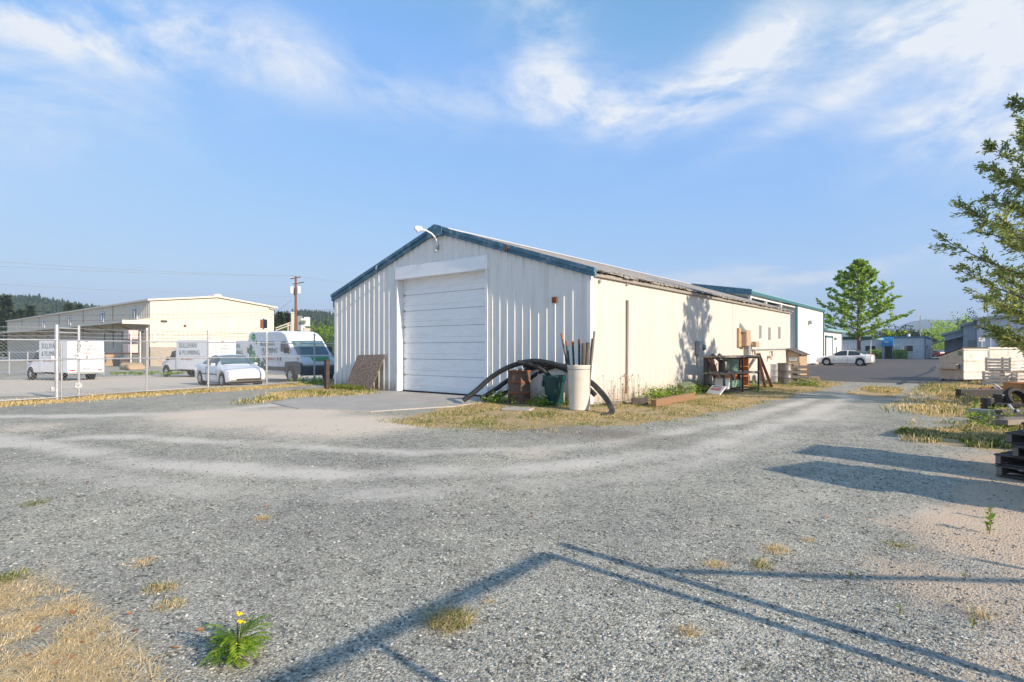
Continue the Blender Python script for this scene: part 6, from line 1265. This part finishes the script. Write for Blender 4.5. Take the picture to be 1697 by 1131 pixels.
x, y = fill(POLY['right1'], 30000, .7); k = vnoise(x, y, 1.2, 70)*.6+vnoise(x, y, .35, 74)*.4 > .40; x, y = x[k], y[k]; blades('weedy_grass', x, y, .12*(.4+1.2*vnoise(x, y, .6, 54)), MAT['grass'], 'dry and green grass around the scrap at right', dry(x, y, .6, 1.6), .7, .010)
x, y = fill(POLY['right2'], 9000, .5); k = vnoise(x, y, .7, 71)*.6+vnoise(x, y, .25, 73)*.4 > .42; x, y = x[k], y[k]; blades('weedy_grass', x, y, .10*(.3+1.4*vnoise(x, y, .5, 55)), MAT['grass'], 'patchy golden grass behind the pallets', dry(x, y, .7, .9), .8, .008)
x, y = fill(POLY['median'], 4000, .4); k = vnoise(x, y, .8, 72) > .4; x, y = x[k], y[k]; blades('dry_grass', x, y, .08, MAT['grass'], 'thin dry grass where gravel meets the asphalt', dry(x, y, .3), .8, .010)
# scattered weeds and stubble over the gravel
def tuft(px, py, r_, n, h_, dryf, label, lean=1.3, w_=.0018, cat='grass tuft'):
    q = G(px, py); g = rng.uniform(0, 6.28, n); rr = r_*rng.random(n)**.8; x = q.x+rr*np.cos(g); y = q.y+rr*np.sin(g)
    tn = np.where(rng.random(n) < dryf, rng.uniform(.5, 1, n), rng.uniform(0, .3, n)); o = blades('grass_tuft', x, y, h_, MAT['grass'], label, tn, lean, w_, .7); del o['kind']; o['category'] = cat
tf = [(745, 1030, .12, 900, .075, .6, 'thick yellow green weed clump in the middle foreground'), (265, 975, .10, 260, .05, .6, 'small dry and green tuft left of the foreground centre'), (280, 1003, .10, 200, .04, .85, 'flat dry tuft just below the small green one'), (232, 932, .12, 160, .04, .95, 'sparse straw tuft on the left gravel'), (435, 860, .08, 130, .05, .98, 'small straw star on the gravel left of centre'), (1183, 938, .09, 220, .035, .97, 'low tan straw tuft on the right gravel'), (1285, 912, .13, 260, .05, .95, 'wider tan straw tuft right of the low one'), (1260, 938, .08, 160, .07, .5, 'small pale green weed below the wide straw tuft'), (1490, 905, .12, 180, .04, .5, 'flat olive tuft on the brown dirt'), (58, 835, .14, 200, .05, .2, 'flat green tuft on the far left gravel'), (1143, 1052, .06, 90, .05, .95, 'little rust coloured tuft in the lower right gravel'), (1340, 895, .06, 80, .04, .9, 'tiny straw tuft above the brown dirt edge'), (8, 958, .12, 260, .07, .15, 'green grass tuft at the left edge above the straw'), (1625, 1020, .06, 60, .09, .7, 'thin tall straw on the brown dirt'), (810, 997, .04, 50, .03, .8, 'tiny tuft right of the weed clump'), (1800, 900, .1, 90, .1, .6, 'straw tuft beyond the right edge')]
for a in tf[:-1]: tuft(*a)
# seedlings with broad leaves on the dirt
def seedling(px, py, h_, n, label, pale=False):
    q = G(px, py); e = empty('weed_seedling', (q.x, q.y, float(Zn(q.x, q.y))), 0, label, 'weed', 'small weeds on the dirt')
    MB().tube([(0, 0, 0), (.01, 0, h_*.6), (0, .01, h_)], .0025+h_*.006, 5).build('stem', MAT['stem_red'], e)
    z_ = rng.uniform(.15, 1, n)*h_; g = rng.uniform(0, 6.28, n); C = np.stack([np.zeros(n), np.zeros(n), z_], 1); leaves('foliage', C, np.stack([np.cos(g), np.sin(g), rng.uniform(.1, .9, n)], 1), h_*.42, h_*.14, MAT['weed'], e); return e
for a in [(1640, 885, .15, 26, 'tall bright green weed in the pallet shadow'), (1640, 862, .11, 18, 'bright green weed just behind the tall one'), (1408, 955, .05, 14, 'small green weed on the gate shadow, left'), (1597, 962, .05, 14, 'small green weed on the gate shadow, right'), (1490, 1018, .06, 12, 'tiny green weed on the brown dirt'), (1612, 1040, .07, 14, 'small upright weed near the lower right'), (1420, 958, .05, 10, 'tiny weed right beside the gate shadow weed'), (925, 900, .03, 8, 'tiny green sprig on the gravel right of centre')]: seedling(*a)
# the flowering weed in the foreground
def fern_weed(px, py, label, sc, nfr, flowers):
    q = G(px, py); e = empty('flowering_weed', (q.x, q.y, float(Zn(q.x, q.y))), 0, label, 'weed'); random.seed(3)
    for i in range(5): g = i*1.3; MB().tube([(0, 0, 0), (.02*math.cos(g), .02*math.sin(g), .07*sc), (.05*math.cos(g)*sc, .05*math.sin(g)*sc, .14*sc)], [.005*sc, .004*sc, .002*sc], 6).build('stem', MAT['stem_red'], e, True)
    for i in range(nfr):
        g = i*2.4+random.uniform(-.2, .2); zb = random.uniform(.01, .14)*sc; ln = random.uniform(.08, .15)*sc; el_ = random.uniform(-.1, .9)
        a0 = Vector((.015*math.cos(g), .015*math.sin(g), zb)); pts = [a0]
        d = Vector((math.cos(g), math.sin(g), el_+.3)).normalized()
        for k in range(8): d = (d+Vector((0, 0, -.09))).normalized(); pts.append(pts[-1]+d*ln/8)
        V = []; up_ = Vector((0, 0, 1))
        for k in range(1, 9):
            dd = (pts[k]-pts[k-1]).normalized(); sd = dd.cross(up_).normalized(); lf = ln*.34*math.sin(math.pi*(.18+.78*k/9))
            for s_ in (-1, 1):
                t0 = pts[k]; tv = (sd*s_*.85+dd*.65+Vector((0, 0, -.1))).normalized(); w_ = dd*lf*.2
                for fr_ in range(1):
                    ofs = dd*0; V += [t0+ofs-w_*.4, t0+ofs+tv*lf*.5-w_+Vector((0, 0, .004)), t0+ofs+tv*lf, t0+ofs+tv*lf*.5+w_]
        nq = len(V)//4; quads('frond', np.array([tuple(v_) for v_ in V]), 4, MAT['weed'], e, rng.uniform(.2, .9, nq)*random.uniform(.6, 1.1))
    for (dx_, dy_, z_) in flowers:
        mb = MB(); random.seed(int(z_*1000))
        for k in range(14): mb.lathe([(.001, -.004), (.006*sc, 0), (.005*sc, .004), (.001, .006)], (dx_+random.gauss(0, .010), dy_+random.gauss(0, .010), z_+random.gauss(0, .004)), 6)
        mb.build('flower_head', MAT['flower_yellow'], e); MB().tube([(dx_*.3, dy_*.3, .07*sc), (dx_, dy_, z_-.004)], .003, 5).build('flower_stalk', MAT['olive'], e)
    return e
fern_weed(392, 1098, 'green feathery weed with yellow flower heads in the left foreground', 1.05, 50, [(-.075, .04, .20), (-.02, .03, .185), (.05, .0, .12)])
# leafy weeds against the sunlit wall and by the drum
def weeds(name, pts, h_, n, m, label, ls, white=False, dry_=0.):
    C, Dv = [], []; e = empty(name, (0, 0, 0), 0, label, 'weeds'); ms = MB(); mf = MB()
    for (x_, y_, hh) in pts:
        ms.tube([(x_, y_, 0), (x_+random.uniform(-.05, .05), y_+random.uniform(-.05, .05), hh)], .005, 4, 0, False)
        for k in range(n):
            f = random.uniform(.05, 1); g = random.uniform(0, 6.28); C.append((x_+random.gauss(0, .05), y_+random.gauss(0, .05), f*hh)); Dv.append((math.cos(g), math.sin(g), random.uniform(-.2, .8)))
        if white and random.random() < .6: mf.lathe([(.001, 0), (.03, .005), (.035, .012), (.001, .018)], (x_, y_, hh), 8)
        if dry_ and random.random() < dry_: mf.lathe([(.001, -.02), (.025, 0), (.001, .025)], (x_, y_, hh+.02), 6)
    leaves('foliage', np.array(C), np.array(Dv), ls, ls*.45, m, e); ms.build('stem', MAT['weed'] if not dry_ else MAT['stem_red'], e)
    if mf.v: mf.build('flower', MAT['flower_white'] if white else MAT['stem_red'], e)
    return e
random.seed(12)
pts = [(random.uniform(.15, 1.0), random.uniform(2.3, 7.2), random.uniform(.12, .42)) for k in range(80)]; weeds('wall_weeds', pts, .3, 20, MAT['weed'], 'bright green leafy weeds between the timber beam and the side wall', .09)
pts = [(random.uniform(-3.2, -.1), random.uniform(-1.25, -.25) if random.random() < .5 else random.uniform(-1.4, -1.0), random.uniform(.08, .34)) for k in range(60)]; weeds('flowering_weeds', pts, .3, 18, MAT['weed'], 'green weeds with small white flowers round the rusty drum', .075, True)
pts = [(random.uniform(.08, .5), random.uniform(.3, 2.6), random.uniform(.3, .8)) for k in range(26)]; weeds('dry_weeds', pts, .5, 5, MAT['grass'], 'thin dry seed-headed weeds against the sunlit wall corner', .05, False, .8)
pts = [(random.uniform(.4, 2.2), random.uniform(8.0, 15.5), random.uniform(.08, .3)) for k in range(40)]; weeds('rack_weeds', pts, .3, 16, MAT['weed'], 'green weeds growing round the storage rack', .08)
pts = [(G(px, 640).x+random.uniform(-.4, .4), G(px, 640).y+random.uniform(-.3, .3), random.uniform(.1, .4)) for px in (1332, 1336, 1340, 1344, 1338, 1342) for k in range(3)]; weeds('edge_weeds', pts, .3, 16, MAT['weed'], 'green weeds by the tan timber box at the asphalt edge', .09, True)
rp_ = [G(random.uniform(1600, 1697), random.uniform(650, 725)) for k in range(46)]; weeds('scrap_weeds', [(q.x, q.y, random.uniform(.08, .32)) for q in rp_], .3, 16, MAT['weed'], 'green weeds growing through the scrap at right', .08)
fb = [G(random.uniform(480, 545), random.uniform(634, 640)) for k in range(24)]; weeds('fence_weeds', [(q.x, q.y, random.uniform(.1, .35)) for q in fb], .3, 18, MAT['weed'], 'green weeds along the fence foot before the van', .1)
fb = [P(random.uniform(180, 300), 610, 38) for k in range(50)]; weeds('yard_weeds', [(q.x, q.y, random.uniform(.1, .4)-.3) for q in fb], .3, 14, MAT['weed'], 'low green weed line across the yard between the trucks', .14)
# fallen leaves
random.seed(21); lv = [(333, 1048), (442, 840), (447, 1055), (410, 1030), (222, 1052), (150, 1058), (135, 1072), (288, 1080), (92, 1108), (45, 1095), (145, 801), (283, 824), (215, 1022), (250, 927), (797, 903), (1230, 719), (120, 1020), (118, 1098), (60, 1050), (265, 1012), (1370, 861), (880, 860)]
proto = None
for i, (px, py) in enumerate(lv):
    q = G(px, py)
    if proto is None:
        mb = MB(); mb.add([(-.028, 0, 0), (-.012, .013, .006), (.01, .014, .009), (.032, 0, .012), (.01, -.014, .008), (-.012, -.012, .007), (-.005, 0, .001), (.012, 0, .003)], [(0, 6, 1), (1, 6, 7, 2), (2, 7, 3), (0, 5, 6), (5, 4, 7, 6), (4, 3, 7)]); proto = mb.build('fallen_leaf', MAT['orange_leaf'], smooth=True); o = proto
    else: o = proto.copy(); COL.objects.link(o)
    o.location = (q.x, q.y, float(Zn(q.x, q.y))+.012); o.rotation_euler = (random.uniform(-.5, .5), random.uniform(-.5, .5), random.uniform(0, 6)); s_ = random.uniform(.55, 1.05); o.scale = (s_, s_, s_)
    tag(o, 'dry orange brown leaf fallen on the gravel', 'leaf', 'fallen leaves on the gravel')
# ------------------------------------------------------------------ air
mb = MB(); c0 = L(0, 900); mb.box((c0[0], c0[1], 120), (6800, 6800, 260), YAW)
hm = bpy.data.materials.new('air'); hm.use_nodes = True; hm.node_tree.nodes.remove(hm.node_tree.nodes['Principled BSDF'])
pv = hm.node_tree.nodes.new('ShaderNodeVolumePrincipled'); pv.inputs['Color'].default_value = (.60, .78, 1, 1); pv.inputs['Density'].default_value = .00034; pv.inputs['Anisotropy'].default_value = 0.1
hm.node_tree.links.new(pv.outputs[0], hm.node_tree.nodes['Material Output'].inputs['Volume'])
o = mb.build('haze', hm); tag(o, 'thin blue summer haze over the whole valley', 'haze', kind='stuff')
